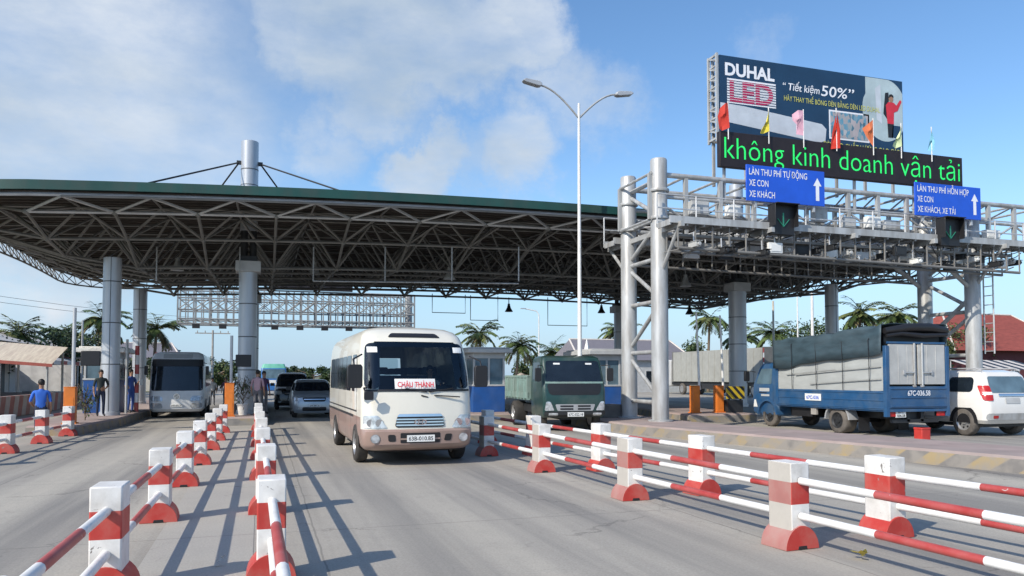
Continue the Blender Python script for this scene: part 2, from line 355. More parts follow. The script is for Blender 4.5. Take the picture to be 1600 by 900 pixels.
# kerbed islands with worn black-and-yellow chevrons
def kerb_mat():
    m = bpy.data.materials.new('worn_kerb_stripes'); m.use_nodes = True; nt = m.node_tree; N = nt.nodes; L = nt.links; b = N['Principled BSDF']; b.inputs['Roughness'].default_value = .85
    tc = N.new('ShaderNodeTexCoord'); sp = N.new('ShaderNodeSeparateXYZ'); L.new(tc.outputs['Object'], sp.inputs[0])
    a = N.new('ShaderNodeMath'); a.operation = 'MULTIPLY_ADD'; L.new(sp.outputs['Z'], a.inputs[0]); a.inputs[1].default_value = 1.2; L.new(sp.outputs['Y'], a.inputs[2])
    a2 = N.new('ShaderNodeMath'); a2.operation = 'MULTIPLY_ADD'; L.new(sp.outputs['X'], a2.inputs[0]); a2.inputs[1].default_value = .6; L.new(a.outputs[0], a2.inputs[2])
    pm = N.new('ShaderNodeMath'); pm.operation = 'PINGPONG'; L.new(a2.outputs[0], pm.inputs[0]); pm.inputs[1].default_value = .42
    n = N.new('ShaderNodeTexNoise'); n.inputs['Scale'].default_value = 3.5; n.inputs['Detail'].default_value = 8; L.new(tc.outputs['Object'], n.inputs['Vector'])
    g = N.new('ShaderNodeMapRange'); g.inputs['From Min'].default_value = .19; g.inputs['From Max'].default_value = .23; L.new(pm.outputs[0], g.inputs['Value'])
    c1 = N.new('ShaderNodeMix'); c1.data_type = 'RGBA'; L.new(g.outputs[0], c1.inputs[0]); c1.inputs[6].default_value = (.19, .18, .17, 1); c1.inputs[7].default_value = (.34, .265, .15, 1)
    w = N.new('ShaderNodeMapRange'); w.inputs['From Min'].default_value = .36; w.inputs['From Max'].default_value = .56; w.inputs['To Max'].default_value = .85; L.new(n.outputs['Fac'], w.inputs['Value'])
    c2 = N.new('ShaderNodeMix'); c2.data_type = 'RGBA'; L.new(w.outputs[0], c2.inputs[0]); L.new(c1.outputs[2], c2.inputs[6]); c2.inputs[7].default_value = (.27, .25, .225, 1)
    L.new(c2.outputs[2], b.inputs['Base Color']); return m
KERB = kerb_mat()
ISLANDTOP = mat('island_paving', (.36, .28, .255), .85, var=.15, scale=1.5, dirt=(.27, .24, .22), dirt_amt=.6, dirt_scale=.8, bump=.2)
def island(name, left, right, h=.3):
    # left / right: polylines from near to far
    poly = left + right[::-1]; n = len(poly); b = MB()
    cx = sum(p[0] for p in poly) / n; cy = sum(p[1] for p in poly) / n
    def ins(p, d):
        v = Vector((cx - p[0], 0)); return (p[0] + (d if v.x > 0 else -d), p[1] + (d if p[1] < cy else -d))
    inn = [ins(p, .05) for p in poly]
    vs = [(x, y, -.05) for x, y in poly] + [(x, y, h - .05) for x, y in poly] + [(x, y, h) for x, y in inn]
    b.add(vs, [(i, (i + 1) % n, (i + 1) % n + n, i + n) for i in range(n)], 0)
    b.add(vs, [(i + n, (i + 1) % n + n, (i + 1) % n + 2 * n, i + 2 * n) for i in range(n)], 1)
    b.add(vs, [tuple(range(2 * n, 3 * n))], 1)
    return structure(b.build(name, [KERB, ISLANDTOP], angle=30))
island('gantry_island', [(15.0, 2), (13.05, 10.3), (10.65, 20.9), (10.55, 25.7), (11.6, 27.4), (12.3, 31), (12.4, 52)], [(17.8, 2), (15.3, 10.5), (13.0, 20.9), (13.2, 25.7), (13.75, 27.4), (14.2, 31), (14.2, 52)])
island('far_island', [(15.3, 25.6), (15.6, 28), (17.3, 36), (17.3, 55)], [(18.3, 25.6), (18.6, 28), (19.8, 36), (19.8, 55)])
island('booth_island', [(7.4, 28.6), (7.2, 30), (7.0, 52)], [(9.2, 28.6), (9.6, 30), (9.6, 52)])
island('mast_island', [(-1.35, 29.0), (-1.45, 31), (-1.45, 52)], [(.05, 29.0), (.2, 31), (.2, 52)])
island('column_island', [(-6.6, 25.8), (-6.9, 30), (-7.2, 52)], [(-5.2, 25.8), (-4.75, 30), (-4.75, 52)])

# ------------------------------------------------------------------ canopy
CX0, CX1, CY0, CY1, CR = -11.0, 33.4, 26.1, 51.2, 4.2
def ztop(x): return 8.11 - .62 * ((x - 12) / 21) ** 2
def deckz(x, y):
    u = (y - CY0) / (CY1 - CY0); return ztop(x) - .3 + .45 * u + .45 * math.sin(PI * lim(u))
def yr(x):
    d = min(x - CX0, CX1 - x)
    if d >= CR: return CY0, CY1
    q = CR - math.sqrt(max(0, CR * CR - (CR - d) ** 2)); return CY0 + q, CY1 - q
def inside(x, y):
    if not (CX0 <= x <= CX1): return False
    a, b = yr(x); return a - 1e-6 <= y <= b + 1e-6
def outline_pts(step=1.2, inset=0.0):
    x0, x1, y0, y1, r = CX0 + inset, CX1 - inset, CY0 + inset, CY1 - inset, CR - inset
    segs = []
    def line(a, b):
        n = max(1, round((Vector(b) - Vector(a)).length / step))
        for i in range(n): segs.append((a[0] + (b[0] - a[0]) * i / n, a[1] + (b[1] - a[1]) * i / n))
    def arc(cx, cy, a0):
        n = max(6, round(r * PI / 2 / step))
        for i in range(n):
            a = a0 + PI / 2 * i / n; segs.append((cx + r * math.cos(a), cy + r * math.sin(a)))
    line((x0 + r, y0), (x1 - r, y0)); arc(x1 - r, y0 + r, -PI / 2); line((x1, y0 + r), (x1, y1 - r)); arc(x1 - r, y1 - r, 0)
    line((x1 - r, y1), (x0 + r, y1)); arc(x0 + r, y1 - r, PI / 2); line((x0, y1 - r), (x0, y0 + r)); arc(x0 + r, y0 + r, PI)
    return segs
canopy = thing('toll_canopy', 'long dark space-frame roof with green edge over the toll lanes', 'canopy', (0, 0, 0))
xs = []
for i in range(11): xs.append(CX0 + CR * (1 - math.cos(PI / 2 * i / 10)))
xs += [CX0 + CR + (CX1 - CX0 - 2 * CR) * i / 30 for i in range(1, 30)]
for i in range(11): xs.append(CX1 - CR * (1 - math.cos(PI / 2 * (10 - i) / 10)))
b = MB(); NY = 14; nx = len(xs)
for layer in (0, .1):
    vs = []
    for x in xs:
        a, c = yr(x)
        for j in range(NY + 1): y = a + (c - a) * j / NY; vs.append((x, y, deckz(x, y) + layer))
    b.add(vs, [(i * (NY + 1) + j, (i + 1) * (NY + 1) + j, (i + 1) * (NY + 1) + j + 1, i * (NY + 1) + j + 1) for i in range(nx - 1) for j in range(NY)])
b.build('roof_deck', DECK, canopy, recalc=False)
b = MB(); o1 = outline_pts(.8); n = len(o1)
o2 = outline_pts(.8, -.09)
def ring(ptsA, ptsB, zf0, zf1):
    vs = [(x, y, zf0(x, y)) for x, y in ptsA] + [(x, y, zf0(x, y)) for x, y in ptsB] + [(x, y, zf1(x, y)) for x, y in ptsB] + [(x, y, zf1(x, y)) for x, y in ptsA]
    m = len(ptsA); fs = []
    for i in range(m):
        k = (i + 1) % m
        for q in range(4): r_ = (q + 1) % 4; fs.append((q * m + i, q * m + k, r_ * m + k, r_ * m + i))
    return vs, fs
m_ = min(len(o1), len(o2)); vs, fs = ring(o1[:m_], o2[:m_], lambda x, y: deckz(x, y) + .02, lambda x, y: deckz(x, y) + .31); b.add(vs, fs)
b.build('fascia', FASCIA, canopy, angle=50)
b = MB(); y = CY0 + .5
while y < CY1 - .3:
    run = [x for x in xs if inside(x, y)]
    for i in range(len(run) - 1):
        b.bar((run[i], y, deckz(run[i], y) - .06), (run[i + 1], y, deckz(run[i + 1], y) - .06), .07, .1)
    y += .62
b.build('purlins', PURLIN, canopy, angle=0, recalc=False)
def botz(x, y):
    u = min(y - CY0, CY1 - y, x - CX0 + .4, CX1 - x + .4); d = .72 + (1.95 - .72) * lim((u - 1.25) / 5.0)
    return deckz(x, y) + .27 - d - (.25 if u > 4 else 0) * 1.0
tb = MB(); tf = MB(); P = 2.5
NI = int((CX1 - CX0) / P); NJ = int((CY1 - CY0) / P) + 1
def Tn(i, j):
    x = CX0 + .1 + P * i; y = CY0 + .08 + P * j
    return (x, y, deckz(x, y) - .14) if inside(x, y) else None
def Bn(i, j):
    x = CX0 + .1 + P * (i + .5); y = CY0 + .08 + P * (j + .5)
    return (x, y, botz(x, y)) if inside(x, y) and inside(x - .9, y - .9) and inside(x + .9, y + .9) else None
def st(bld, a, c, r, n=5):
    if a and c: bld.tube([a, c], r, n, cap=False)
for i in range(NI + 1):
    for j in range(NJ):
        st(tb, Tn(i, j), Tn(i + 1, j), .05); st(tb, Tn(i, j), Tn(i, j + 1), .04)
        q = Bn(i, j)
        if q:
            big = tf if j == 0 else tb  # front row keeps bright steel, inner bars get the shade-darkened tone
            st(big, q, Bn(i + 1, j), .06); st(tb, q, Bn(i, j + 1), .055)
            for a in ((i, j), (i + 1, j)): st(big, q, Tn(*a), .05)
            for a in ((i, j + 1), (i + 1, j + 1)): st(tb, q, Tn(*a), .048)
            tb.ball(q, .11, 6)
# edge lattice following the rounded outline
ea = outline_pts(1.0, .10); eb = outline_pts(1.0, .32); k = min(len(ea), len(eb))
for i in range(k):
    a = ea[i]; c = ea[(i + 1) % k]; p = eb[i]; q = eb[(i + 1) % k]
    A = (a[0], a[1], deckz(*a) - .1); B_ = (c[0], c[1], deckz(*c) - .1); Pq = (p[0], p[1], deckz(*p) - .72); Q = (q[0], q[1], deckz(*q) - .72)
    near = a[1] < CY0 + .3
    if not near:
        for u_, v_, r_ in ((A, B_, .045), (Pq, Q, .045), (A, Pq, .022), (A, Q, .025), (B_, Pq, .025)): st(tb, u_, v_, r_)
    else: st(tf, A, B_, .06)
tb.build('space_frame', TRUSS, canopy, angle=60, recalc=False)
tf.build('edge_truss', STEEL, canopy, angle=60, recalc=False)
# hanging pipework frames under the roof
def hframe(x0, x1, y, z0, z1, r=.028):
    f = MB(); f.tube([(x0, y, z1), (x0, y, z0), (x1, y, z0), (x1, y, z1)], r, 6); return f
for px in (240, 372, 489, 603, 709, 815):
    x, y = W(px, 29.2); pf = MB(); pf.tube([(x, y + .35, 6.75), (x, y + .35, 5.42)], .03, 6); pf.build('service_pipe', STEELPALE, canopy, angle=60)
xa, ya = W(489, 29.2); xb, yb = W(815, 29.2); pf = MB(); pf.tube([(xa, ya + .35, 5.42), (xb, yb + .35, 5.32)], .03, 6)
pf.build('service_pipe', STEELPALE, canopy, angle=60)

# columns
def column(name, label, x, y, zt, r, z0=.3, cap=False):
    t = thing(name, label, 'column', (x, y, z0), 0, 'round grey canopy columns')
    b = MB(); prof = [(r + .04, 0), (r + .04, .12), (r, .14)]; jb = MB(); z = 1.9
    H = zt - z0
    prof += [(r, H)]
    b.lathe(prof, 28); b.build('shaft', CLAD, t, angle=40)
    while z < H - .3:
        jb.lathe([(r + .004, z - .02), (r + .004, z + .02)], 28); z += 1.55
    jb.box(-.012, .012, -r - .006, -r + .02, .15, H)
    jb.build('joints', CLADJOINT, t, angle=40)
    return t
def mast(label, x, y, r=.345):
    t = thing('roof_mast', label, 'mast', (x, y, .3), 0, 'tall grey roof masts')
    zc = 5.55
    b = MB(); b.lathe([(r + .05, 0), (r + .05, .12), (r, .14), (r, zc)], 28); b.build('shaft', CLAD, t, angle=40)
    j = MB(); z = 1.7
    while z < zc - .3: j.lathe([(r + .004, z - .02), (r + .004, z + .02)], 28); z += 1.3
    j.build('joints', CLADJOINT, t, angle=40)
    b = MB(); b.box(-.47, .47, -.45, .45, zc, zc + .42); b.build('capital', BOOTHGREY, t, angle=30, bevel=.02)
    b = MB(); b.box(-.34, .34, -.34, .34, zc + .442, zc + .62)
    for dx in (-.17, .17): b.tube([(dx, 0, zc + .62), (dx, 0, 7.2)], .14, 14)
    b.build('neck', DARK, t)
    b = MB(); b.lathe([(.33, 7.2), (.33, 10.76), (.31, 10.78), (0, 10.78)], 28); b.build('upper_shaft', CLAD, t, angle=40)
    j = MB(); j.lathe([(.336, 9.0), (.336, 9.03)], 28); j.lathe([(.336, 9.62), (.336, 9.66)], 28)
    j.build('joints', CLADJOINT, t)
    for s in (-1, 1): j = MB(); j.box(s * .40 - .09, s * .40 + .09, -.08, .08, 9.85, 9.98); j.build('cable_lug', DARK, t)
    for dx, dy in ((-4.3, -4.9), (-2.6, 4.5), (4.3, -4.9), (2.6, 4.5)):
        c = MB(); e = (dx, dy, deckz(x + dx, y + dy) + .1 - .3); c.tube([(math.copysign(.4, dx), 0, 9.92), e], .035, 6); c.build('stay_cable', DARK, t)
    return t
column('canopy_column', 'round grey column at the left with a man standing against it', -5.45, 32.0, 6.2, .315)
column('canopy_column', 'far round grey column behind the striped height poles', -6.3, 45.0, 6.4, .34)
column('canopy_column', 'round grey column behind the tarped blue truck', 27.4, 32.0, 6.4, .32)
mast('tall grey mast with stay cables on the middle island', -.62, 32.0)
mast('tall grey mast with square capital behind the orange barrier boxes', 21.84, 32.0, .42)
mast('grey mast hidden behind the middle island mast', -.62, 45.0)
mast('far grey mast seen between the front gantry legs', 21.84, 45.0)

# high-bay lamps hung from the roof
BELLG = 'bell lamps hung under the canopy'
b0 = None
bells = [('dark bell lamp hung against the sky left of the lamp post', 795, 52, 487, DARK), ('dark bell lamp hung against the sky right of the lamp post', 940, 54, 489, DARK),
         ('dark bell lamp hung beside the rear gantry leg near the white booms', 1078, 50, 491, DARK),
         ('pale bell lamp under the roof right of the middle mast', 490, 34, 428, STEELPALE), ('pale bell lamp under the roof above the minibus', 702, 34, 436, STEELPALE),
         ('pale bell lamp under the roof right of the left column', 275, 34, 422, STEELPALE), ('pale bell lamp under the roof behind the gantry legs', 1072, 36, 447, STEELPALE)]
for lab, px, Zd, py, mm in bells:
    x, y, z = W(px, Zd, py)
    t = thing('bell_lamp', lab, 'lamp', (x, y, z), 0, BELLG)
    b = MB(); b.lathe([(.28, 0), (.26, .05), (.13, .28), (.1, .42)], 14); b.build('lamp_shade', mm, t)
    b = MB(); b.tube([(0, 0, .40), (0, 0, max(.6, deckz(x, y) - 1.2 - z if y < CY1 else .9))], .03, 6); b.tube([(0, 0, .4), (0, 0, .55)], .09, 8); b.build('stem', mm, t)
# thin black hanging frames at the far side
for lab, px0, px1, py0, py1, Zd in (('thin black hanging frame left of the two dark bell lamps', 735, 782, 500, 455, 53), ('thin black hanging frame crossed by the lamp post', 856, 926, 508, 462, 54), ('thin black hanging frame above the minibus roof', 675, 731, 488, 455, 52)):
    x0, y0, z0 = W(px0, Zd, py0); x1, y1, z1 = W(px1, Zd, py1)
    tag(hframe(x0, x1, y0, z0, deckz(x0, min(y0, CY1)) - .9, .03).build('hanging_frame', DARK), lab, 'frame', 'thin black frames under the roof')

# ------------------------------------------------------------------ sign gantry in front
GX0, GX1, GY0, GY1 = 12.22, 25.5, 22.2, 24.4
g = thing('sign_gantry', 'pale steel lattice gantry on four round legs carrying the signs', 'gantry', (0, 0, 0))
for x in (GX0, GX1):
    for y, zt in ((GY0, 8.8), (GY1, 8.75)):
        b = MB(); b.lathe([(.4, .3), (.4, .34), (.275, .36), (.275, zt), (.25, zt + .05), (0, zt + .06)], 26, (x, y, 0))
        for z in (6.85, 7.75): b.lathe([(.33, z), (.34, z + .02), (.34, z + .08), (.33, z + .1)], 24, (x, y, 0))
        for k_ in range(8):
            a = PI / 4 * k_; b.prism([(0, 0), (.1, 0), (0, .22)], -.01, .01, 'y') if False else None
        b.build('leg', STEELPALE, g, angle=40)
for x in (GX0, GX1):
    b = MB(); zz = [.9, 2.55, 4.2, 5.6, 6.9, 8.2]
    for i, z in enumerate(zz):
        b.tube([(x, GY0, z), (x, GY1, z)], .075, 10)
        if i < len(zz) - 1:
            a, c = (GY0, GY1) if i % 2 == 0 else (GY1, GY0); b.tube([(x, a, z + .1), (x, c, zz[i + 1] - .1)], .07, 10)
    b.build('leg_brace', STEELPALE, g, angle=50)
# top lattice
b = MB(); XA, XB = 11.9, 29.0; n = 13
for y in (GY0, GY1):
    for z, r in ((8.35, .09), (7.62, .06), (6.85, .09)): b.tube([(XA, y, z), (XB, y, z)], r, 8)
    for i in range(n + 1):
        x = XA + (XB - XA) * i / n
        if min(abs(x - GX0), abs(x - GX1)) > .25: b.bar((x, y, 6.85), (x, y, 8.35), .13, .13)
        if i < n:
            x2 = XA + (XB - XA) * (i + 1) / n; b.tube([(x, y, 6.9 if i % 2 else 7.6), (x2, y, 7.6 if i % 2 else 6.9)], .04, 6)
for i in range(n + 1):
    x = XA + (XB - XA) * i / n
    for z in (8.35, 6.85): b.tube([(x, GY0, z), (x, GY1, z)], .045, 6)
    if i < n:
        x2 = XA + (XB - XA) * (i + 1) / n
        b.tube([(x, GY0, 8.35), (x2, GY1, 8.35)], .035, 6); b.tube([(x, GY1, 6.85), (x2, GY0, 6.85)], .035, 6)
b.build('lattice_beam', STEELPALE, g, angle=50, recalc=False)
# maintenance walkways front and rear
for ya, yb in ((20.9, 21.75), (24.9, 25.75)):
    b = MB(); b.box(XA, XB, ya, yb, 6.58, 6.63)
    for y in (ya, yb): b.box(XA - .02, XB + .02, y - .03, y + .03, 6.50, 6.72)
    i = 0; x = XA
    while x < XB: b.box(x, x + .05, ya + .03, yb - .03, 6.45, 6.58); x += .6
    b.build('walkway', STEELPALE, g, angle=0)
    h = MB(); ye = 21.74 if ya < 22 else yb
    for z in (7.15, 7.6): h.tube([(XA, ye, z), (XB, ye, z)], .025, 6)
    for i in range(13): x = XA + (XB - XA) * i / 12; h.tube([(x, ye, 6.6), (x, ye, 7.6)], .03, 6)
    h.build('handrail', STEEL, g, angle=60)
for x in (GX0, 15.5, 18.8, 22.2, GX1):
    b = MB(); b.bar((x, 20.7, 6.46), (x, 26.0, 6.46), .12, .16)
    if x in (GX0, GX1):
        b.tube([(x, 20.95, 6.4), (x, GY0 - .2, 5.2)], .06, 8); b.tube([(x, 25.85, 6.4), (x, GY1 + .2, 5.4)], .06, 8)
    b.build('bracket', STEELPALE, g, angle=30)
# secondary service beam with cable trays below the walkway
b = MB()
for y in (21.0, 21.7, 24.9): 
    b.tube([(GX0, y, 5.75), (26.4, y, 5.55)], .05, 8)
    for i in range(24):
        x = GX0 + (26.4 - GX0) * i / 23; b.tube([(x, y, 5.75 - .2 * i / 23), (x, y, 6.48)], .028, 5)
for y in (21.35,): b.box(GX0, 26.3, y - .14, y + .14, 6.16, 6.24)
for i in range(46):
    x = GX0 + .2 + 14 * i / 46; b.tube([(x, 21.0, 5.75), (x + .3 * (1 if i % 2 else -1), 21.7, 5.7)], .022, 5)
b.build('service_beam', TRUSS, g, angle=50, recalc=False)
b = MB()
for s in (-1, 1): b.tube([(25.5 + .55, 22.0 + s * .2, .8 if False else 2.6), (25.5 + .55, 22.0 + s * .2, 6.6)], .03, 6)
z = 2.7
while z < 6.6: b.tube([(26.05, 21.8, z), (26.05, 22.2, z)], .018, 5); z += .35
b.build('ladder', STEEL, g, angle=60)
# knee braces at the right legs
for p_, q_ in (((25.5, GY1, 5.2), (22.9, GY1, 6.8)), ((25.5, GY0, 5.0), (22.9, GY0, 6.8)), ((25.5, GY0, 4.8), (25.5, GY1, 3.2))):
    b = MB(); b.tube([p_, q_], .085, 8); b.build('knee_brace', STEELPALE, g, angle=50)
b = MB(); b.prism([(-.55, -.5), (.55, -.5), (.4, .5), (-.4, .5)], .3, .75, 'z'); tag_o = b.build('plinth', CONCDARK, g, bevel=.02)
for v in tag_o.data.vertices: v.co.x += 11.7; v.co.y += 25.1
# cameras, floodlights and readers crowded under the walkway
cgroup = 'camera and sensor units under the gantry'
def unit(kind, x, y, z, m1):
    t = thing('gantry_camera' if kind else 'lane_reader', '', 'camera' if kind else 'sensor', (x, y, z), 0, cgroup)
    b = MB()
    if kind:
        b.box(-.09, .09, -.28, .2, -.08, .08); b.box(-.11, .11, -.36, .22, .08, .1); b.lathe([(.06, -.29), (.06, -.36)], 10, (0, 0, 0), 'y')
    else: b.box(-.26, .26, -.06, .06, -.17, .17); b.box(-.2, .2, -.075, -.06, -.12, .12)
    b.build('housing', m1, t, bevel=.012)
    b = MB(); b.tube([(0, 0, .08), (0, .02, .42)], .025, 6); b.build('bracket', STEEL, t)
    return t
ORD = ['first', 'second', 'third', 'fourth', 'fifth', 'sixth', 'seventh', 'eighth', 'ninth', 'tenth', 'eleventh', 'twelfth', 'thirteenth', 'fourteenth', 'fifteenth', 'sixteenth', 'seventeenth', 'eighteenth', 'nineteenth', 'twentieth', 'twenty-first', 'twenty-second', 'twenty-third', 'twenty-fourth', 'twenty-fifth']
nc = nr = 0
for i in range(34):
    x = GX0 + .6 + 14.6 * i / 34 + rnd.uniform(-.12, .12); kind = i % 3 != 1
    u = unit(kind, x, rnd.choice((21.0, 21.4, 21.75)), rnd.uniform(5.7, 6.1), rnd.choice((BOOTHGREY, DARK, PLATE, DARK)))
    if kind: u['label'] = 'box camera under the gantry walkway, %s camera from the left legs' % ORD[nc]; nc += 1
    else: u['label'] = 'flat lane reader under the gantry walkway, %s reader from the left legs' % ORD[nr]; nr += 1

# slack cables and cabinets along the lattice
r8 = random.Random(12)
for i in range(16):
    x0 = GX0 + .3 + i * .9; x1 = x0 + r8.uniform(.8, 1.8); y0 = r8.choice((20.95, 21.3, 21.7)); sg = r8.uniform(.12, .4); b = MB()
    b.tube([(x0 + (x1 - x0) * u, y0 + .15 * math.sin(3 * u + i), 6.42 - sg * math.sin(PI * u)) for u in [q / 8 for q in range(9)]], .016, 5); b.build('slack_cable', DARK, g)
for i, x in enumerate((13.6, 14.9, 18.4, 19.6, 20.7, 21.5, 24.7, 26.3)):
    b = MB(); w_ = r8.uniform(.22, .4); h_ = r8.uniform(.3, .55); zc = r8.uniform(6.95, 7.15); b.box(-w_, w_, -.12, .12, 0, h_); b.box(-w_ * .9, w_ * .9, -.135, -.12, .04, h_ - .04); b.box(-.04, .04, -.15, -.135, h_ * .45, h_ * .55)
    o = b.build('equipment_cabinet', (BOOTHGREY, PLATE, STEELPALE)[i % 3], bevel=.012); o.location = (x, GY0 - .16, zc); tag(o, 'grey cabinet on the gantry lattice, %s from the left legs' % ORD[i], 'cabinet', 'cabinets on the gantry lattice')
# ------------------------------------------------------------------ signs on the gantry
LEDG = mat('led_green', (.02, .62, .12), .5, var=.25, scale=40, emit=.6)
LEDBACK = mat('led_back', (.018, .012, .014), .55, var=.2, scale=8)
BBLUE = mat('poster_navy', (.012, .045, .10), .45, var=.12, scale=1.2)
BPALE = mat('poster_pale', (.55, .60, .66), .5, var=.08)
BGREY = mat('poster_grey', (.42, .52, .55), .5, var=.15, scale=1.5)
BYEL = mat('poster_yellow', (.62, .62, .16), .5)
BRED = mat('poster_red', (.62, .03, .05), .5)
BMAG = mat('poster_crimson', (.42, .02, .09), .5, var=.1)
def photo_mat():
    m = bpy.data.materials.new('poster_photo'); m.use_nodes = True; nt = m.node_tree; N = nt.nodes; L = nt.links; b = N['Principled BSDF']; b.inputs['Roughness'].default_value = .5
    tc = N.new('ShaderNodeTexCoord'); mp = N.new('ShaderNodeMapping'); mp.inputs['Scale'].default_value = (1, 1, .55); L.new(tc.outputs['Object'], mp.inputs['Vector'])
    v = N.new('ShaderNodeTexVoronoi'); v.inputs['Scale'].default_value = 9; L.new(mp.outputs[0], v.inputs['Vector'])
    r = N.new('ShaderNodeValToRGB'); L.new(v.outputs['Color'], r.inputs['Fac']); e = r.color_ramp.elements
    e[0].color = (.06, .12, .16, 1); e[1].color = (.5, .56, .58, 1); x = e.new(.35); x.color = (.12, .3, .42, 1); x = e.new(.6); x.color = (.3, .36, .38, 1); x = e.new(.8); x.color = (.42, .35, .36, 1)
    L.new(r.outputs[0], b.inputs['Base Color']); return m
PHOTO = photo_mat()
bx, by, bz, bw, bh = 15.05, 22.95, 10.06, 8.05, 2.95
bb = thing('advert_billboard', 'large navy advertising billboard on top of the gantry', 'billboard', (bx, by, bz))
b = MB(); b.box(0, bw, 0, .06, 0, bh); b.build('panel', BBLUE, bb, angle=0)
b = MB()
for z in (0, bh): b.bar((-.05, .5, z), (bw + .05, .5, z), .07); b.bar((-.09, .03, z), (-.09, .55, z), .07)
for y in (.03, .55): b.bar((-.09, y, -.1), (-.09, y, bh + .06), .08)
for i in range(17): b.bar((-.09, .03, i * bh / 16), (-.09, .55, (i + (1 if i % 2 else 0)) * bh / 16 if i < 16 else bh), .05)
for i in range(7): x = .05 + (bw - .1) * i / 6; b.bar((x, .5, -1.6), (x, .5, bh), .09)
b.build('frame', STEELPALE, bb, angle=0)
def disc(b, cx, cz, rx, rz, y, mi=0, n=28):
    b.add([(cx + rx * math.cos(2 * PI * i / n), y, cz + rz * math.sin(2 * PI * i / n)) for i in range(n)], [tuple(range(n))], mi)
def pl(poly, y, m, name, extra=None):
    b = MB(); b.add([(x, y, z) for x, z in poly], [tuple(range(len(poly)))])
    return b.build(name, m, bb, angle=0, recalc=False)
text_mesh('lettering', 'DUHAL', .44, SIGNWHITE, bb, faceM((.22, -.004, bh - .68)), 2.05, bold=.035)
pl([(.30, 1.28), (2.32, 1.28), (2.32, 2.16), (.30, 2.16)], -.004, SIGNWHITE, 'logo_block')
b = MB()
for i in range(9): z = 1.33 + i * .092; b.add([(.30, -.009, z), (2.32, -.009, z), (2.32, -.009, z + .03), (.30, -.009, z + .03)], [(0, 1, 2, 3)])
text_mesh('lettering', 'LED', .74, BMAG, bb, faceM((.40, -.010, 1.36)), 1.8, bold=.03)
b.build('logo_stripes', BBLUE, bb, angle=0, recalc=False)
b = MB()
for i in range(8): z = 1.40 + i * .092; b.add([(.40, -.018, z), (2.25, -.018, z), (2.25, -.018, z + .014), (.40, -.018, z + .014)], [(0, 1, 2, 3)])
b.build('logo_lines', SIGNWHITE, bb, angle=0, recalc=False)
text_mesh('lettering', '“ Tiết kiệm', .27, SIGNWHITE, bb, faceM((2.62, -.004, 2.02)), 1.6, shear=.15, bold=.008)
text_mesh('lettering', '50%”', .40, SIGNWHITE, bb, faceM((4.28, -.004, 1.98)), 1.5, shear=.12, bold=.008)
text_mesh('lettering', 'HÃY THAY THẾ BÓNG ĐÈN BẰNG ĐÈN LED DUHAL', .19, BYEL, bb, faceM((2.66, -.012, 1.62)), 4.3)
text_mesh('lettering', 'ĐÈN LED CHẤT LƯỢNG CAO CẤP', .22, BYEL, bb, faceM((4.35, -.004, .08)), 3.5)
pl([(0.02, .62), (4.2, .22), (4.45, .32), (4.5, .75), (4.3, .92), (1.0, 1.22), (0.02, 1.26)], -.004, BPALE, 'tube_picture')
pl([(4.62, .42), (6.45, .42), (6.45, 1.5), (4.62, 1.5)], -.004, SIGNWHITE, 'photo_border')
pl([(4.68, .48), (6.39, .48), (6.39, 1.44), (4.68, 1.44)], -.008, PHOTO, 'photo_picture')
el = [(7.2 + 1.05 * math.cos(a), 1.75 + 1.2 * math.sin(a)) for a in [2 * PI * i / 40 for i in range(40)]]
el = [(min(x, bw - .01), min(z, bh - .02)) for x, z in el]; el = [(x if not (z > 2.2 and x < 7.2) else 6.3, z) for x, z in el]
pl(el, -.004, BGREY, 'oval_picture')
pl([(7.12, 1.62), (7.22, 2.42), (7.38, 2.45), (7.40, 1.5), (7.3, 1.4)], -.008, BLACK, 'wall_picture')
pl([(7.30, 1.25), (7.24, 1.95), (7.36, 2.08), (7.62, 2.08), (7.74, 1.98), (7.92, 2.22), (7.99, 2.16), (7.80, 1.78), (7.62, 1.70), (7.60, 1.25)], -.012, BRED, 'figure_picture')
pl([(7.33, .72), (7.30, 1.25), (7.60, 1.25), (7.56, .72)], -.012, BLACK, 'figure_legs')
pl([(7.49 + .11 * math.cos(2 * PI * i / 14), 2.21 + .14 * math.sin(2 * PI * i / 14)) for i in range(14)], -.012, SKIN, 'figure_head')
pl([(7.38, 2.24), (7.40, 2.36), (7.50, 2.40), (7.60, 2.35), (7.60, 2.26), (7.50, 2.31)], -.016, HAIR, 'figure_hair')
pl([(6.75, 2.55), (7.0, 2.72), (7.05, 1.2), (6.8, 1.35)], -.008, BPALE, 'shelf_picture')
pl([(7.5, .75), (7.55, 1.2), (7.95, 1.2), (7.95, .82), (7.7, .72)], -.012, BBLUE, 'desk_picture')
# LED message board
lx, ly, lz, lw, lh = 14.42, 22.0, 8.76, 10.5, 1.2
ld = thing('led_board', 'black electronic message board with green lettering below the billboard', 'message board', (lx, ly, lz))
b = MB(); b.box(0, lw, 0, .2, 0, lh); b.build('panel', LEDBACK, ld, bevel=.015)
text_mesh('lettering', 'không kinh doanh vận tải', .76, LEDG, ld, faceM((.16, -.006, .29)), lw - .3, bold=-.010)
for x in (.3, 3.0, 5.7, 8.4, 10.2): b = MB(); b.bar((x, .24, -1.2), (x, .24, lh), .08); b.build('support_post', STEELPALE, ld, angle=0)
def arrow(b, cx, cz, h, y, up=1, w=.07):
    hh = h / 2 * up
    b.add([(cx - w, y, cz - hh), (cx + w, y, cz - hh), (cx + w, y, cz + hh * .3), (cx - w, y, cz + hh * .3)], [(0, 1, 2, 3)])
    b.add([(cx - w * 2.4, y, cz + hh * .3), (cx + w * 2.4, y, cz + hh * .3), (cx, y, cz + hh)], [(0, 1, 2)])
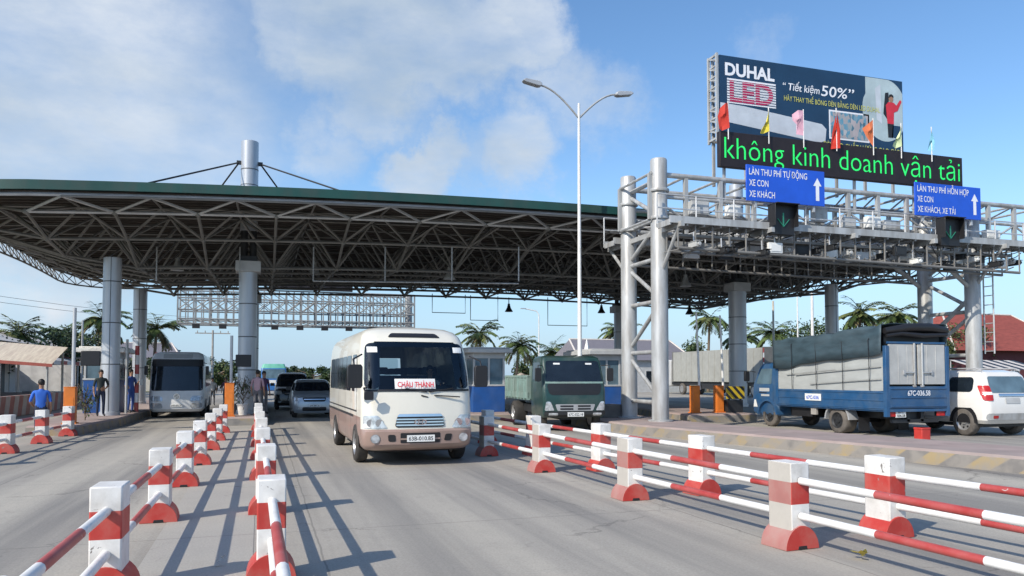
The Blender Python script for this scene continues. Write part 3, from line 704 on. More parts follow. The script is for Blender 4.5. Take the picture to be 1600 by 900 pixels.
def dsign(x, y, z, w, h, lines, label, tw):
    t = thing('direction_sign', label, 'sign', (x, y, z), 0, 'blue lane signs on the gantry')
    b = MB(); b.box(0, w, 0, .05, 0, h); b.build('panel', SIGNBLUE, t, bevel=.01)
    for i, (s, ww) in enumerate(lines): text_mesh('lettering', s, .22, SIGNWHITE, t, faceM((.10, -.004, h - .33 - i * .37)), ww, bold=.008)
    b = MB(); arrow(b, w - .3, h * .47, .78, -.006); b.build('arrow', SIGNWHITE, t, angle=0, recalc=False)
    b = MB()
    for x_ in (.4, w - .4): b.bar((x_, .09, -.2), (x_, .09, h), .08); b.bar((x_, .09, h * .3), (x_, .55, h * .3), .06)
    b.build('support', STEEL, t, angle=0)
dsign(15.08, 21.5, 7.55, 3.12, 1.2, [('LÀN THU PHÍ TỰ ĐỘNG', 2.3), ('XE CON', .75), ('XE KHÁCH', 1.0)], 'blue lane sign for automatic tolls, in front of the word kinh', 0)
dsign(22.12, 21.5, 7.52, 3.08, 1.2, [('LÀN THU PHÍ HỖN HỢP', 2.4), ('XE CON', .72), ('XE KHÁCH, XE TẢI', 1.75)], 'blue lane sign for mixed tolls, at the right end of the message board', 0)
SIGG = mat('signal_green', (.02, .16, .11), .4, emit=.25)
for x, lab in ((15.9, 'black lane signal with green down arrow under the left blue sign'), (22.85, 'black lane signal with green down arrow under the right blue sign')):
    t = thing('lane_signal', lab, 'signal', (x, 20.72, 6.27), 0, 'lane signals on the gantry')
    b = MB(); b.box(-.42, .42, 0, .22, .05, 1.0); b.prism([(-.44, 1.0), (.44, 1.0), (.44, 1.03), (-.44, 1.03)], -.28, .22, 'y'); b.box(-.44, -.42, -.2, 0, .3, 1.0); b.box(.42, .44, -.2, 0, .3, 1.0); b.build('housing', BLACK, t, bevel=.008)
    b = MB()
    b.bar((0, -.012, .75), (0, -.012, .3), .05, .01)
    for s in (-1, 1): b.bar((s * .22, -.012, .55), (0, -.012, .3), .05, .01)
    b.build('arrow', SIGG, t, angle=0)
# pennants along the top of the board
fcols = [('red', (.62, .05, .03)), ('yellow', (.75, .62, .06)), ('pink', (.75, .42, .52)), ('red', (.6, .04, .02)), ('orange', (.75, .2, .08)), ('pale green', (.62, .72, .40)), ('pale blue', (.25, .58, .72))]
fl = [(1142, 155, 200, -1), (1206, 165, 205, -1), (1261, 168, 208, -1), (1313, 166, 228, 0), (1371, 182, 225, -1), (1415, 190, 228, -1), (1463, 196, 232, -.4)]
flab = ['red pennant at the left end of the billboard', 'yellow pennant between the red and pink pennants', 'pink pennant in front of the white tube picture', 'red pennant in front of the small photo on the billboard', 'orange pennant right of the small photo', 'pale green pennant at the right edge of the billboard', 'pale blue pennant right of the billboard against the sky']
FSH = [[(0, 0), (-.14, -.05), (-.30, -.22), (-.36, -.5), (-.33, -.95), (-.2, -1), (.02, -.9)], [(0, 0), (-.06, -.2), (-.12, -.5), (-.34, -1.02), (-.2, -1.0), (0, -.9)], [(0, 0), (-.25, -.02), (-.42, -.18), (-.40, -.4), (-.22, -.6), (-.26, -.95), (0, -1)],
       [(0, 0), (.08, -.2), (.14, -.55), (.1, -1), (-.2, -1.02), (-.17, -.6), (-.08, -.2)], [(0, 0), (-.2, -.15), (-.42, -.36), (-.28, -.6), (-.12, -.85), (0, -1.02)], [(0, 0), (-.08, -.25), (-.2, -.6), (-.42, -.96), (-.2, -1.0), (0, -.92)], [(0, 0), (-.09, -.2), (-.12, -.6), (-.14, -1.0), (.06, -1.0), (.1, -.6)]]
for (px, pt, pb, sd_), (cn, cc), lab in zip(fl, fcols, flab):
    q = (px - 412) / 1261; Zd = .9516 * 21.9 / (1 - .3077 * q); x = q * Zd; zt = CAMZ + (588 - pt) * Zd / 1200; zb = CAMZ + (588 - pb) * Zd / 1200
    t = thing('pennant_flag', lab, 'flag', (x, 21.9, lz + lh), 0, 'coloured pennants on the message board'); z0 = lz + lh
    b = MB(); b.tube([(0, 0, -.3), (0, 0, zt - z0 + .05)], .018, 6); b.build('pole', WHITEPIPE, t)
    b = MB(); H = zt - zb; sh = FSH[flab.index(lab)]; cxs = sum(p[0] for p in sh) / len(sh); czs = sum(p[1] for p in sh) / len(sh); vs = []; rows_ = 5
    for q in range(rows_):
        k_ = 1 - q / rows_
        vs += [(cxs + (px_ - cxs) * k_, .07 * math.sin(9 * (px_ - (px_ - cxs) * (1 - k_)) + 3 * pz_q) , zt - z0 + H * (czs + (pz_q - czs) * k_)) for px_, pz_q in sh]
    m = len(sh); vs.append((cxs, .03, zt - z0 + H * czs))
    b.add(vs, [(q * m + a, q * m + (a + 1) % m, (q + 1) * m + (a + 1) % m, (q + 1) * m + a) for q in range(rows_ - 1) for a in range(m)] + [((rows_ - 1) * m + a, (rows_ - 1) * m + (a + 1) % m, rows_ * m) for a in range(m)])
    b.build('cloth', mat('pennant_' + cn.replace(' ', '_'), cc, .75, var=.1), t, recalc=False)

# ------------------------------------------------------------------ far gantry seen from behind
fg = thing('far_gantry', 'far pale lattice gantry seen under the canopy behind the minibus', 'gantry', (0, 0, 0))
b = MB(); FX0, FX1, FY = -5.9, 11.2, 59.5; Z0, Z1 = 5.55, 8.1
for y in (FY, FY + 1.8):
    for z in (Z0, Z0 + .35, 6.55, 7.4, Z1): b.tube([(FX0, y, z), (FX1, y, z)], .06, 6)
    for i in range(17):
        x = FX0 + (FX1 - FX0) * i / 16; b.bar((x, y, Z0), (x, y, Z1), .11)
        if i < 16:
            x2 = FX0 + (FX1 - FX0) * (i + 1) / 16; b.bar(((x + x2) / 2, y, Z0), ((x + x2) / 2, y, Z1), .07); b.tube([(x, y, 7.4), (x2, y, 6.55)], .03, 5); b.tube([(x, y, Z1), (x2, y, 7.4)], .03, 5); b.tube([(x, y, 6.55), (x2, y, 7.4)], .04, 5); b.tube([(x, y, Z0 + .35), (x2, y, Z0)], .03, 5)
for i in range(17):
    x = FX0 + (FX1 - FX0) * i / 16
    for z in (Z0, Z1): b.tube([(x, FY, z), (x, FY + 1.8, z)], .04, 5)
b.build('lattice_beam', mat('weathered_steel', (.27, .28, .28), .6, .1, var=.2), fg, recalc=False)
b = MB(); b.tube([(-1.15, FY + .9, 0), (-1.15, FY + .9, 8.2)], .3, 16); b.build('leg', STEELPALE, fg)
b = MB(); b.tube([(10.9, FY + .9, 0), (10.9, FY + .9, 8.2)], .3, 16); b.build('leg', STEELPALE, fg)
for i in range(9): b = MB(); x = FX0 + 1 + 1.8 * i; b.box(x, x + .5, FY - .3, FY, Z0 - .35, Z0 - .05); b.build('camera_box', DARK, fg)
b = MB(); b.box(.6, 6.4, FY - .2, FY + .1, 8.2, 9.3); b.build('back_panel', LEDBACK, fg)

# ------------------------------------------------------------------ lamp post
lp = thing('lamp_post', 'tall slim double-arm street lamp behind the green truck', 'street lamp', (10.72, 25.3, .3))
b = MB(); b.lathe([(.2, 0), (.2, .03), (.12, .05), (.11, .5), (.085, .52), (.045, 11.2), (.04, 11.3)], 14); b.build('pole', WHITEPIPE, lp)
for s in (-1, 1):
    ar = MB(); pts = []
    for i in range(9):
        u = i / 8; pts.append((s * (1.5 * u), 0, 10.75 + 1.05 * math.sin(u * PI / 2 * .95) - .0))
    ar.tube(pts, .035, 8); a = ar.build('arm', STEELPALE, lp)
    h = MB(); h.prism([(0, -.05), (.12, -.09), (.62, -.06), (.7, 0), (.6, .07), (.1, .09), (0, .04)], -.13, .13, 'y'); hd = h.build('lamp_head', STEEL, lp, bevel=.02)
    for v in hd.data.vertices:
        x, z = v.co.x, v.co.z; v.co.x = s * (1.45 + x); v.co.z = z + 11.80 + x * .12
    hd.data.update()
# ------------------------------------------------------------------ barrier posts and rails
def make_post(dusty=False):
    t = thing('barrier_post', '', 'post')
    b = MB(); w, l = .12, .17
    for z0, z1, mi in ((.17, .45, 0), (.45, .675, 1), (.675, .87, 0)):
        b.add([(x, y, z) for z in (z0, z1) for x, y in ((-w, -l), (w, -l), (w, l), (-w, l))], [(0, 1, 5, 4), (1, 2, 6, 5), (2, 3, 7, 6)] + ([(4, 5, 6, 7)] if z1 > .86 else []), mi)
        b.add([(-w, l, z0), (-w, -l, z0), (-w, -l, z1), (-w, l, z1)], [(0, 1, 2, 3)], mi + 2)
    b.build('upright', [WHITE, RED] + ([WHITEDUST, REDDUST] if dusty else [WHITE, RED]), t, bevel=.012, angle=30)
    b = MB(); n = 12; pr = [(-.21, 0), (.21, 0)] + [(.21 * math.cos(a) * 1.0, .235 * max(0.12, math.sin(a))) for a in [PI * (.06 + .88 * i / n) for i in range(n + 1)]]
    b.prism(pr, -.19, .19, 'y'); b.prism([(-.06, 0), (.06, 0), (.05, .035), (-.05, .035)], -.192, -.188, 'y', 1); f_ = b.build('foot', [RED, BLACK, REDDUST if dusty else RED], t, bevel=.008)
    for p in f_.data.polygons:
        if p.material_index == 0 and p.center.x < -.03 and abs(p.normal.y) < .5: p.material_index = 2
    return t
def make_rail(L):
    b = MB(); n = 10
    for s, (a, c, mi) in enumerate(((0, .33, 0), (.33, .68, 1), (.68, 1, 0))):
        b.tube([(0, L * a, 0), (0, L * c, 0)], .038, n, mi, cap=False)
    return b.build('barrier_rail', [WHITEPIPE, REDPIPE], None, angle=60, recalc=False)
post0 = make_post(); postd = make_post(True); used = {}; rails = {}
def barrier_row(pts, row, firstnum, labels, railname, skip_rails=()):
    pp_ = postd if row == 'C' else post0
    pts = [Vector((x, y, 0)) for x, y in pts]
    for i, p in enumerate(pts):
        q = pts[min(i + 1, len(pts) - 1)] - pts[max(i - 1, 0)]
        o = copy_tree(pp_) if used.get(pp_.name) else pp_; used[pp_.name] = 1
        o.location = p; o.rotation_euler = (rnd.uniform(-.012, .012), rnd.uniform(-.012, .012), math.atan2(-q.x, q.y) + rnd.uniform(-.03, .03)); o['label'] = labels[i]; o['group'] = 'red and white barrier posts'
        if i < len(pts) - 1 and i not in skip_rails:
            d = pts[i + 1] - p; L = round(d.length - .34, 2); a = math.atan2(-d.x, d.y)
            for z, nm in ((.33, 'lower'), (.68, 'upper')):
                if L not in rails:
                    r = rails[L] = make_rail(L)
                else: r = rails[L].copy(); C.objects.link(r)
                r.location = p + d.normalized() * .17 + Vector((0, 0, z)); r.rotation_euler = (rnd.uniform(-.004, .004), 0, a)
                tag(r, '%s pipe rail between %s and %s posts of the %s' % (nm, ORD[i], ORD[i + 1], railname), 'rail', 'red and white pipe rails')
def labs(row, n, special=None):
    L = ['%s barrier post of the %s' % (ORD[i], row) for i in range(n)]
    for k_, v in (special or {}).items(): L[k_] = v
    return L
ya = [3.8, 7.05, 10.3, 13.42, 16.55, 19.75, 22.6, 25.6]
barrier_row([(-1.18, y) for y in ya], 'A', 0, labs('row along the left edge of the middle strip', 8), 'row left of the middle strip')
yb_ = [3.15, 7.1, 10.5, 13.9, 17.2, 20.4, 23.6, 26.6]
barrier_row([(.085 - .012 * (y - 7), y) for y in yb_], 'B', 0, labs('row between the middle strip and the minibus', 8), 'row between strip and minibus')
pc = [(5.37, 3.4), (5.196, 6.74), (5.014, 10.02), (4.894, 13.38), (4.715, 16.4), (4.6, 19.5), (4.5, 22.5)]
barrier_row(pc, 'C', 0, labs('dusty row right of the minibus lane', 7, {4: 'red and white barrier post standing in the shadow beside the minibus'}), 'dusty row right of the minibus')
pd = [(6.85, 3.55), (6.548, 6.86), (6.253, 10.12), (6.017, 13.22), (5.78, 16.3), (5.6, 19.4)]
barrier_row(pd, 'D', 0, labs('brighter second row near the kerbed gantry island', 6), 'brighter row near the gantry island')
pz = [(-5.55, 17.4), (-5.55, 20.3), (-5.5, 23.0), (-5.45, 25.6)]
barrier_row(pz, 'Z', 0, labs('far left row by the blue-shirted man', 4), 'row at the far left', ())

# ------------------------------------------------------------------ vehicles
class Hull:
    """body described by plan outlines at rising heights; front faces -Y"""
    def __init__(s, levels, nf=10, nc=6):
        s.L = levels; s.nf = nf; s.nc = nc      # (z, hw, yf, yr, rf, rr, bulge)
    def at(s, z):
        L = s.L
        if z <= L[0][0]: return L[0]
        for a, c in zip(L, L[1:]):
            if z <= c[0]:
                t = (z - a[0]) / max(1e-6, c[0] - a[0]); return tuple(a[i] + (c[i] - a[i]) * t for i in range(7))
        return L[-1]
    def outline(s, lv):
        z, hw, yf, yr_, rf, rr, bu = lv; P = []
        xc = hw - rf; yc = yf + bu * (xc / hw) ** 2
        for i in range(s.nf + 1):
            x = -xc + 2 * xc * i / s.nf; P.append((x, yf + bu * (x / hw) ** 2, z))
        for i in range(1, s.nc + 1):
            a = -PI / 2 + PI / 2 * i / s.nc; P.append((xc + rf * math.cos(a), yc + rf + rf * math.sin(a), z))
        for i in range(0, s.nc + 1):
            a = PI / 2 * i / s.nc; P.append((hw - rr + rr * math.cos(a), yr_ - rr + rr * math.sin(a), z))
        for i in range(0, s.nc + 1):
            a = PI / 2 + PI / 2 * i / s.nc; P.append((-hw + rr + rr * math.cos(a), yr_ - rr + rr * math.sin(a), z))
        for i in range(0, s.nc):
            a = PI + PI / 2 * i / s.nc; P.append((-xc + rf * math.cos(a), yc + rf + rf * math.sin(a), z))
        return P
    def mesh(s, mi=lambda z, y=0: 0, skip=None):
        b = MB(); rings = [s.outline(l) for l in s.L]; n = len(rings[0])
        for r in rings: b.v += r
        for k in range(len(rings) - 1):
            zc = (s.L[k][0] + s.L[k + 1][0]) / 2
            for j in range(n):
                jj = (j + 1) % n
                if skip and skip(zc, (rings[k][j][0] + rings[k][jj][0]) / 2, (rings[k][j][1] + rings[k][jj][1]) / 2): continue
                b.f.append((k * n + j, k * n + jj, (k + 1) * n + jj, (k + 1) * n + j)); b.m.append(mi(zc, (rings[k][j][1] + rings[k][jj][1]) / 2) if mi.__code__.co_argcount > 1 else mi(zc))
        b.f.append(tuple(range(n))[::-1]); b.m.append(mi(s.L[0][0]) if mi.__code__.co_argcount < 2 else mi(s.L[0][0], 0)); b.f.append(tuple(range((len(rings) - 1) * n, len(rings) * n))); b.m.append(mi(9) if mi.__code__.co_argcount < 2 else mi(9, 0))
        return b
    def fy(s, x, z):
        _, hw, yf, yr_, rf, rr, bu = s.at(z); xc = hw - rf; ax = min(abs(x), hw - 1e-4)
        if ax <= xc: return yf + bu * (ax / hw) ** 2
        yc = yf + bu * (xc / hw) ** 2; q = (ax - xc) / rf; return yc + rf - rf * math.sqrt(max(0, 1 - q * q))
    def ry(s, x, z):
        _, hw, yf, yr_, rf, rr, bu = s.at(z); xc = hw - rr; ax = min(abs(x), hw - 1e-4)
        if ax <= xc: return yr_
        q = (ax - xc) / rr; return yr_ - rr + rr * math.sqrt(max(0, 1 - q * q))
    def sx(s, z): return s.at(z)[1]
    def rows(s, z0, z1, bot, top, r, nz=8):
        zs = sorted(set([z0 + (z1 - z0) * i / nz for i in range(nz + 1)] + [l[0] for l in s.L if z0 < l[0] < z1] + ([z0 + r * (1 - math.cos(a)) for a in (.3, .7, 1.1, 1.5)] + [z1 - r * (1 - math.cos(a)) for a in (.3, .7, 1.1, 1.5)] if r else [])))
        out = []
        for z in zs:
            t = (z - z0) / (z1 - z0); a = bot[0] + (top[0] - bot[0]) * t; c = bot[1] + (top[1] - bot[1]) * t; q = 0
            if r:
                d = min(z - z0, z1 - z)
                if d < r: q = r - math.sqrt(max(0, r * r - (r - d) ** 2))
            out.append((z, a + q, c - q))
        return out
    def patch(s, where, z0, z1, bot, top=None, r=0.0, off=.008, nx=14, b=None, mi=0, fn=None):
        """glass or trim lying on the body surface; bot/top = (from, to) along x (front, rear) or y (sides)"""
        top = top or bot; b = b or MB(); R_ = s.rows(z0, z1, bot, top, r); vs = []
        for z, a, c in R_:
            for i in range(nx + 1):
                u = a + (c - a) * i / nx
                if where == 'front': vs.append((u, s.fy(u, z) - off, z + off * .4))
                elif where == 'rear': vs.append((u, s.ry(u, z) + off, z + off * .4))
                elif where == 'left': vs.append((-s.sx(z) - off, u, z))
                else: vs.append((s.sx(z) + off, u, z))
        w = nx + 1
        fs = [(j * w + i, j * w + i + 1, (j + 1) * w + i + 1, (j + 1) * w + i) for j in range(len(R_) - 1) for i in range(nx)]
        return b.add(vs, fs, mi)
def wheel(parent, x, y, r, w, dusty=False, rim=RIM, holes=6, name='wheel'):
    b = MB(); s = 1 if x > 0 else -1
    b.lathe([(r * .62, -w / 2), (r * .9, -w / 2), (r * .985, -w / 2 + .03), (r, -w / 4), (r, w / 4), (r * .985, w / 2 - .03), (r * .9, w / 2), (r * .62, w / 2)], 26, (x, y, r), 'x', cap=False)
    t = b.build(name, DUSTYRUBBER if dusty else RUBBER, parent, angle=50)
    f = MB(); o = s * w / 2
    f.lathe([(0, x + o - s * .02), (r * .2, x + o - s * .02), (r * .24, x + o - s * .06), (r * .52, x + o - s * .05), (r * .60, x + o - s * .005), (r * .66, x + o - s * .0), (r * .66, x - o)], 22, (0, y, r), 'x')
    for k_ in range(holes):
        a = 2 * PI * k_ / holes; f.box(min(x + o - s * .058, x + o - s * .045), max(x + o - s * .058, x + o - s * .045), y + r * .42 * math.cos(a) - r * .07, y + r * .42 * math.cos(a) + r * .07, r + r * .42 * math.sin(a) - r * .07, r + r * .42 * math.sin(a) + r * .07, 1)
    f.build('rim', [rim, BLACK], t, angle=40); return t
def plate(parent, s, x, y, z, w, h, towards='-y', off=.012, m=None, ink=None):
    b = MB(); n = -1 if towards in ('-y', '-x') else 1
    if towards in ('-y', '+y'): b.box(x - w / 2, x + w / 2, min(y, y + n * off), max(y, y + n * off), z - h / 2, z + h / 2)
    else: b.box(min(x, x + n * off), max(x, x + n * off), y - w / 2, y + w / 2, z - h / 2, z + h / 2)
    p = b.build('number_plate', m or PLATE, parent, angle=0)
    loc = (x - w * .44, y + n * (off + .002), z - h * .30) if towards == '-y' else (x + w * .44, y + n * (off + .002), z - h * .30) if towards == '+y' else (x + n * (off + .002), y + w * .44, z - h * .3) if towards == '-x' else (x + n * (off + .002), y - w * .44, z - h * .3)
    text_mesh('lettering', s, h * .60, ink or BLACK, p, faceM(loc, towards), w * .88, bold=.012, depth=0.0)
    return p
def mirror(parent, pts, c, size, name='wing_mirror'):
    b = MB(); b.tube(pts, .018, 6); sx_, sy_, sz_ = size
    pr = [(-sx_, -sz_ * .8), (-sx_ * .8, -sz_), (sx_ * .8, -sz_), (sx_, -sz_ * .8), (sx_, sz_ * .8), (sx_ * .8, sz_), (-sx_ * .8, sz_), (-sx_, sz_ * .8)]
    k0 = len(b.v); b.prism(pr, -sy_, sy_, 'y')
    for i in range(k0, len(b.v)): v = b.v[i]; b.v[i] = (v[0] + c[0], v[1] + c[1], v[2] + c[2])
    return b.build(name, BLACK, parent, bevel=.012)

# ---- the cream and brown minibus
CREAM = mat('cream_coach_paint', (.74, .715, .62), .28, var=.03, coat=.4, dirt=(.5, .46, .38), dirt_amt=.25, dirt_scale=1.5)
BROWN = mat('rose_brown_paint', (.36, .25, .21), .35, .1, var=.08, coat=.3, dirt=(.3, .25, .21), dirt_amt=.5)
mb_ = thing('minibus', 'cream minibus with rose-brown skirt and a red-lettered card in its windscreen', 'minibus', (2.93, 14.85, 0), R(.5)); mb_.scale = (1.09, 1.03, 1.03)
HB = Hull([(.30, .93, .16, 6.9, .30, .2, .10), (.36, .985, .05, 6.95, .30, .2, .12), (.42, 1.0, .0, 6.97, .30, .2, .13), (.66, 1.02, -.01, 6.98, .30, .2, .13), (.70, 1.02, .035, 6.98, .30, .2, .13), (.92, 1.02, .05, 6.98, .3, .2, .13), (.96, 1.02, .055, 6.98, .3, .2, .13),
           (1.20, 1.02, .09, 6.98, .30, .2, .14), (1.42, 1.02, .13, 6.98, .30, .2, .15), (1.8, 1.015, .28, 6.97, .30, .2, .15), (2.2, .995, .47, 6.95, .30, .2, .15), (2.38, .975, .58, 6.92, .30, .22, .15), (2.50, .945, .70, 6.88, .32, .25, .16), (2.60, .88, .86, 6.8, .34, .3, .18), (2.67, .77, 1.1, 6.65, .36, .3, .2), (2.71, .60, 1.45, 6.4, .36, .3, .2), (2.725, .3, 1.9, 6.0, .25, .25, .1)])
HB.mesh(lambda z, y: 1 if z < (.69 if y < .75 else .93) else 0, lambda z, x, y: 1.43 < z < 2.37 and abs(x) < .74 and (y < .9 or (y > 6.5 and z < 2.2))).build('body', [CREAM, BROWN], mb_, angle=32)
HB.patch('front', 1.44, 2.37, (-.985, .985), (-.93, .93), r=.22, nx=26).build('windscreen', CLEARGLASS, mb_, recalc=False)
for s in (-1, 1):
    b = MB(); HB.patch('front', 1.46, 2.35, (.70, .97) if s > 0 else (-.97, -.70), (.66, .915) if s > 0 else (-.915, -.66), r=.1, off=.004, nx=8, b=b); b.build('windscreen_border', GLASS, mb_, recalc=False)
b = MB(); HB.patch('front', 2.27, 2.37, (-.70, .70), r=.0, off=.004, nx=12, b=b); b.build('windscreen_shade', GLASS, mb_, recalc=False)
b = MB(); b.box(-.93, .93, .42, 1.0, 1.0, 1.42); b.box(.2, .75, .7, 1.0, 1.42, 1.52); b.box(-.95, .95, .3, 6.8, .62, .72); b.build('dashboard', BLACK, mb_, bevel=.03)
b = MB(); b.lathe([(.215, -.018), (.235, 0), (.215, .018), (.195, 0), (.215, -.018)], 22, cap=False); b.bar((-.2, 0, 0), (.2, 0, 0), .03); b.tube([(0, 0, 0), (0, 0, -.35)], .03, 8); sw = b.build('steering_wheel', DARK, mb_)
for v in sw.data.vertices:
    y_, z_ = v.co.y, v.co.z; v.co = (v.co.x + .48, 1.06 + y_ * .75 + z_ * -.66, 1.50 + y_ * .66 + z_ * .75)
SEATC = mat('seat_cover', (.06, .075, .10), .85, var=.2)
for yy in (1.75, 2.65, 3.5, 4.35, 5.2, 6.05):
    for xx in (-.72, -.30, .34, .74):
        if yy < 2 and xx > 0 and xx < .6: xx = .48
        elif yy < 2: continue
        b = MB(); b.box(xx - .19, xx + .19, yy - .5, yy - .04, 1.0, 1.12); b.box(xx - .19, xx + .19, yy - .06, yy + .06, 1.05, 1.72); b.box(xx - .11, xx + .11, yy - .05, yy + .05, 1.74, 1.90); b.build('seat', SEATC, mb_, bevel=.03)
HB.patch('rear', 1.44, 2.19, (-.74, .74), r=.05, off=.004).build('rear_window', CLEARGLASS, mb_, recalc=False)
b = MB(); HB.patch('front', 1.405, 1.445, (-.97, .97), r=0, off=.014, nx=20, b=b); b.build('windscreen_seal', BLACK, mb_, recalc=False)
HB.patch('front', 2.465, 2.555, (-.50, .50), (-.42, .42), r=.03, off=.01).build('roof_vent', BLACK, mb_, recalc=False)
b = MB(); HB.patch('front', 1.455, 1.645, (-.44, .30), off=.016, nx=6, b=b); card = b.build('destination_card', PLATE, mb_, recalc=False, angle=0)
yv = HB.fy(0, 1.55)
Mx = Matrix(((1, 0, 0, -.40), (0, .37, -.93, HB.fy(-.4, 1.5) - .085), (0, .93, .37, 1.497), (0, 0, 0, 1)))
text_mesh('lettering', 'CHÂU THÀNH', .105, BRED, card, Mx, .66, bold=.02)
for s in (-1, 1):
    b = MB(); HB.patch('front', 2.16, 2.27, (s * .80 - .09, s * .80 + .09), off=.012, nx=4, b=b); b.build('windscreen_sticker', PLATE, mb_, recalc=False, angle=0)
    h = MB(); inner, outer = .52, 1.0
    bot = (s * .58, s * .99) if s > 0 else (-.99, -.58); top = (s * .74, s * .99) if s > 0 else (-.99, -.74)
    HB.patch('front', .715, .955, bot, top, r=.03, off=.012, nx=10, b=h); hl = h.build('headlight', LAMP, mb_, recalc=False)
    q = MB()
    for cx_ in (.72, .87): q.lathe([(.075, -.016), (.06, -.012), (.03, -.006), (0, -.005)], 14, (s * cx_, HB.fy(cx_, .82), .82), 'y')
    q.build('reflector', CHROME, hl)
    ab = MB(); HB.patch('front', .72, .80, (s * .93 - .055, s * .93 + .055), off=.018, nx=4, b=ab); ab.build('indicator', PLATE, hl, recalc=False)
    fl_ = MB(); fl_.lathe([(.085, -.02), (.075, -.02), (.06, .01), (0, .012)], 16, (s * .80, HB.fy(.80, .53) - .004, .53), 'y'); fl_.build('fog_light', LAMP, mb_)
    d = MB(); HB.patch('front', .47, .60, (s * .50 - .07, s * .50 + .06), (s * .52 - .06, s * .52 + .07), r=.03, off=.008, nx=4, b=d); d.build('bumper_slot', BLACK, mb_, recalc=False)
    wp = MB(); wp.bar((s * .02 + .15, HB.fy(.2, 1.42) - .03, 1.40), (s * .02 + .62, HB.fy(.62, 1.46) - .03, 1.47) if s > 0 else (-.25, HB.fy(.2, 1.46) - .03, 1.47), .02); wp.bar((.15 + s * .12, HB.fy(.2, 1.40) - .03, 1.335), (.45 + s * .3, HB.fy(.4, 1.38) - .035, 1.30), .022); wp.build('wiper', BLACK, mb_)
b = MB(); HB.patch('front', .73, .97, (-.46, .46), (-.40, .40), r=.06, off=.012, nx=12, b=b); gr = b.build('grille', BLACK, mb_, recalc=False)
b = MB()
for z in (.755, .81, .865): HB.patch('front', z, z + .028, (-.43, .43), off=.022, nx=12, b=b)
HB.patch('front', .925, .975, (-.42, .42), (-.38, .38), r=.015, off=.026, nx=12, b=b); b.build('grille_bars', CHROME, gr, recalc=False)
b = MB(); yb0 = HB.fy(0, .83) - .04; nseg = 22
b.lathe([(.0, 0)], 1) if False else None
vs = []; 
for i in range(nseg):
    a = 2 * PI * i / nseg
    for k_ in (1, .78): vs.append((.115 * k_ * math.cos(a), yb0, .835 + .058 * k_ * math.sin(a)))
b.add(vs, [(2 * i, 2 * ((i + 1) % nseg), 2 * ((i + 1) % nseg) + 1, 2 * i + 1) for i in range(nseg)])
b.bar((-.045, yb0, .80), (-.03, yb0, .872), .016); b.bar((.03, yb0, .798), (.045, yb0, .87), .016); b.bar((-.04, yb0, .832), (.04, yb0, .838), .014); b.build('emblem', CHROME, gr, recalc=False)
b = MB(); HB.patch('front', .44, .63, (-.36, .36), r=.02, off=.006, nx=8, b=b); b.build('air_intake', BLACK, mb_, recalc=False)
b = MB(); HB.patch('front', .50, .53, (-.36, .36), off=.012, nx=8, b=b); b.build('intake_bar', BROWN, mb_, recalc=False)
plate(mb_, '63B-010.85', 0, HB.fy(0, .53) - .025, .53, .50, .125)
# sides: window band with pillars, door, sill line
for side, s in (('left', -1), ('right', 1)):
    ys = [(1.02, 1.78), (2.02, 2.82), (2.88, 3.68), (3.74, 4.54), (4.60, 5.40), (5.46, 6.5)]
    for i, (a, c) in enumerate(ys):
        bb_ = MB(); HB.patch(side, 1.40, 2.14, (a - (.12 if i == 0 else 0), c), (a + .12 if i == 0 else a, c), r=.06, off=.006, nx=4, b=bb_); bb_.build('side_window', GLASS, mb_, recalc=False)
    bb_ = MB()
    for a in (.95, 1.92, 3.0, 4.4, 5.6): HB.patch(side, .45, 1.36, (a, a + .015), off=.004, nx=1, b=bb_)
    HB.patch(side, 1.0, 1.03, (1.0, 6.8), off=.005, nx=2, b=bb_); HB.patch(side, .88, .93, (1.5, 6.9), off=.008, nx=2, b=bb_)
    bb_.build('panel_seams', DARK, mb_, recalc=False)
    for yc in (1.15, 5.15):
        ar = MB(); n = 18; pts = [(s * (HB.sx(.5) + .004), yc + .50 * math.cos(PI * i / n), .33 + .50 * math.sin(PI * i / n)) for i in range(n + 1)]
        ar.add(pts, [tuple(range(n + 1))]); ar.build('wheel_arch', BLACK, mb_, recalc=False, angle=0)
        wheel(mb_, s * .93, yc, .385, .22)
bb_ = MB(); bb_.bar((-1.04, 1.02, 1.05), (-1.04, 1.02, 2.05), .03); bb_.build('door_rail', WHITEPIPE, mb_)
# a passenger's orange sleeve behind the first side window is only a patch of colour on the glass: skip it; mirrors and arms
mirror(mb_, [(-1.0, .40, 2.12), (-1.18, .20, 2.02), (-1.17, .10, 1.9)], (-1.16, .08, 1.70), (.13, .05, .22))
mirror(mb_, [(-.93, .28, 1.48), (-1.0, .1, 1.48), (-.98, .02, 1.40)], (-.93, -.03, 1.34), (.08, .04, .08))
mirror(mb_, [(1.0, .40, 2.10), (1.16, .20, 2.0), (1.15, .10, 1.9)], (1.14, .08, 1.70), (.12, .05, .21))
b = MB(); b.box(-.85, .85, .5, 6.6, .25, .34); b.box(-.7, .7, .9, 1.4, .2, .5); b.build('chassis', BLACK, mb_)

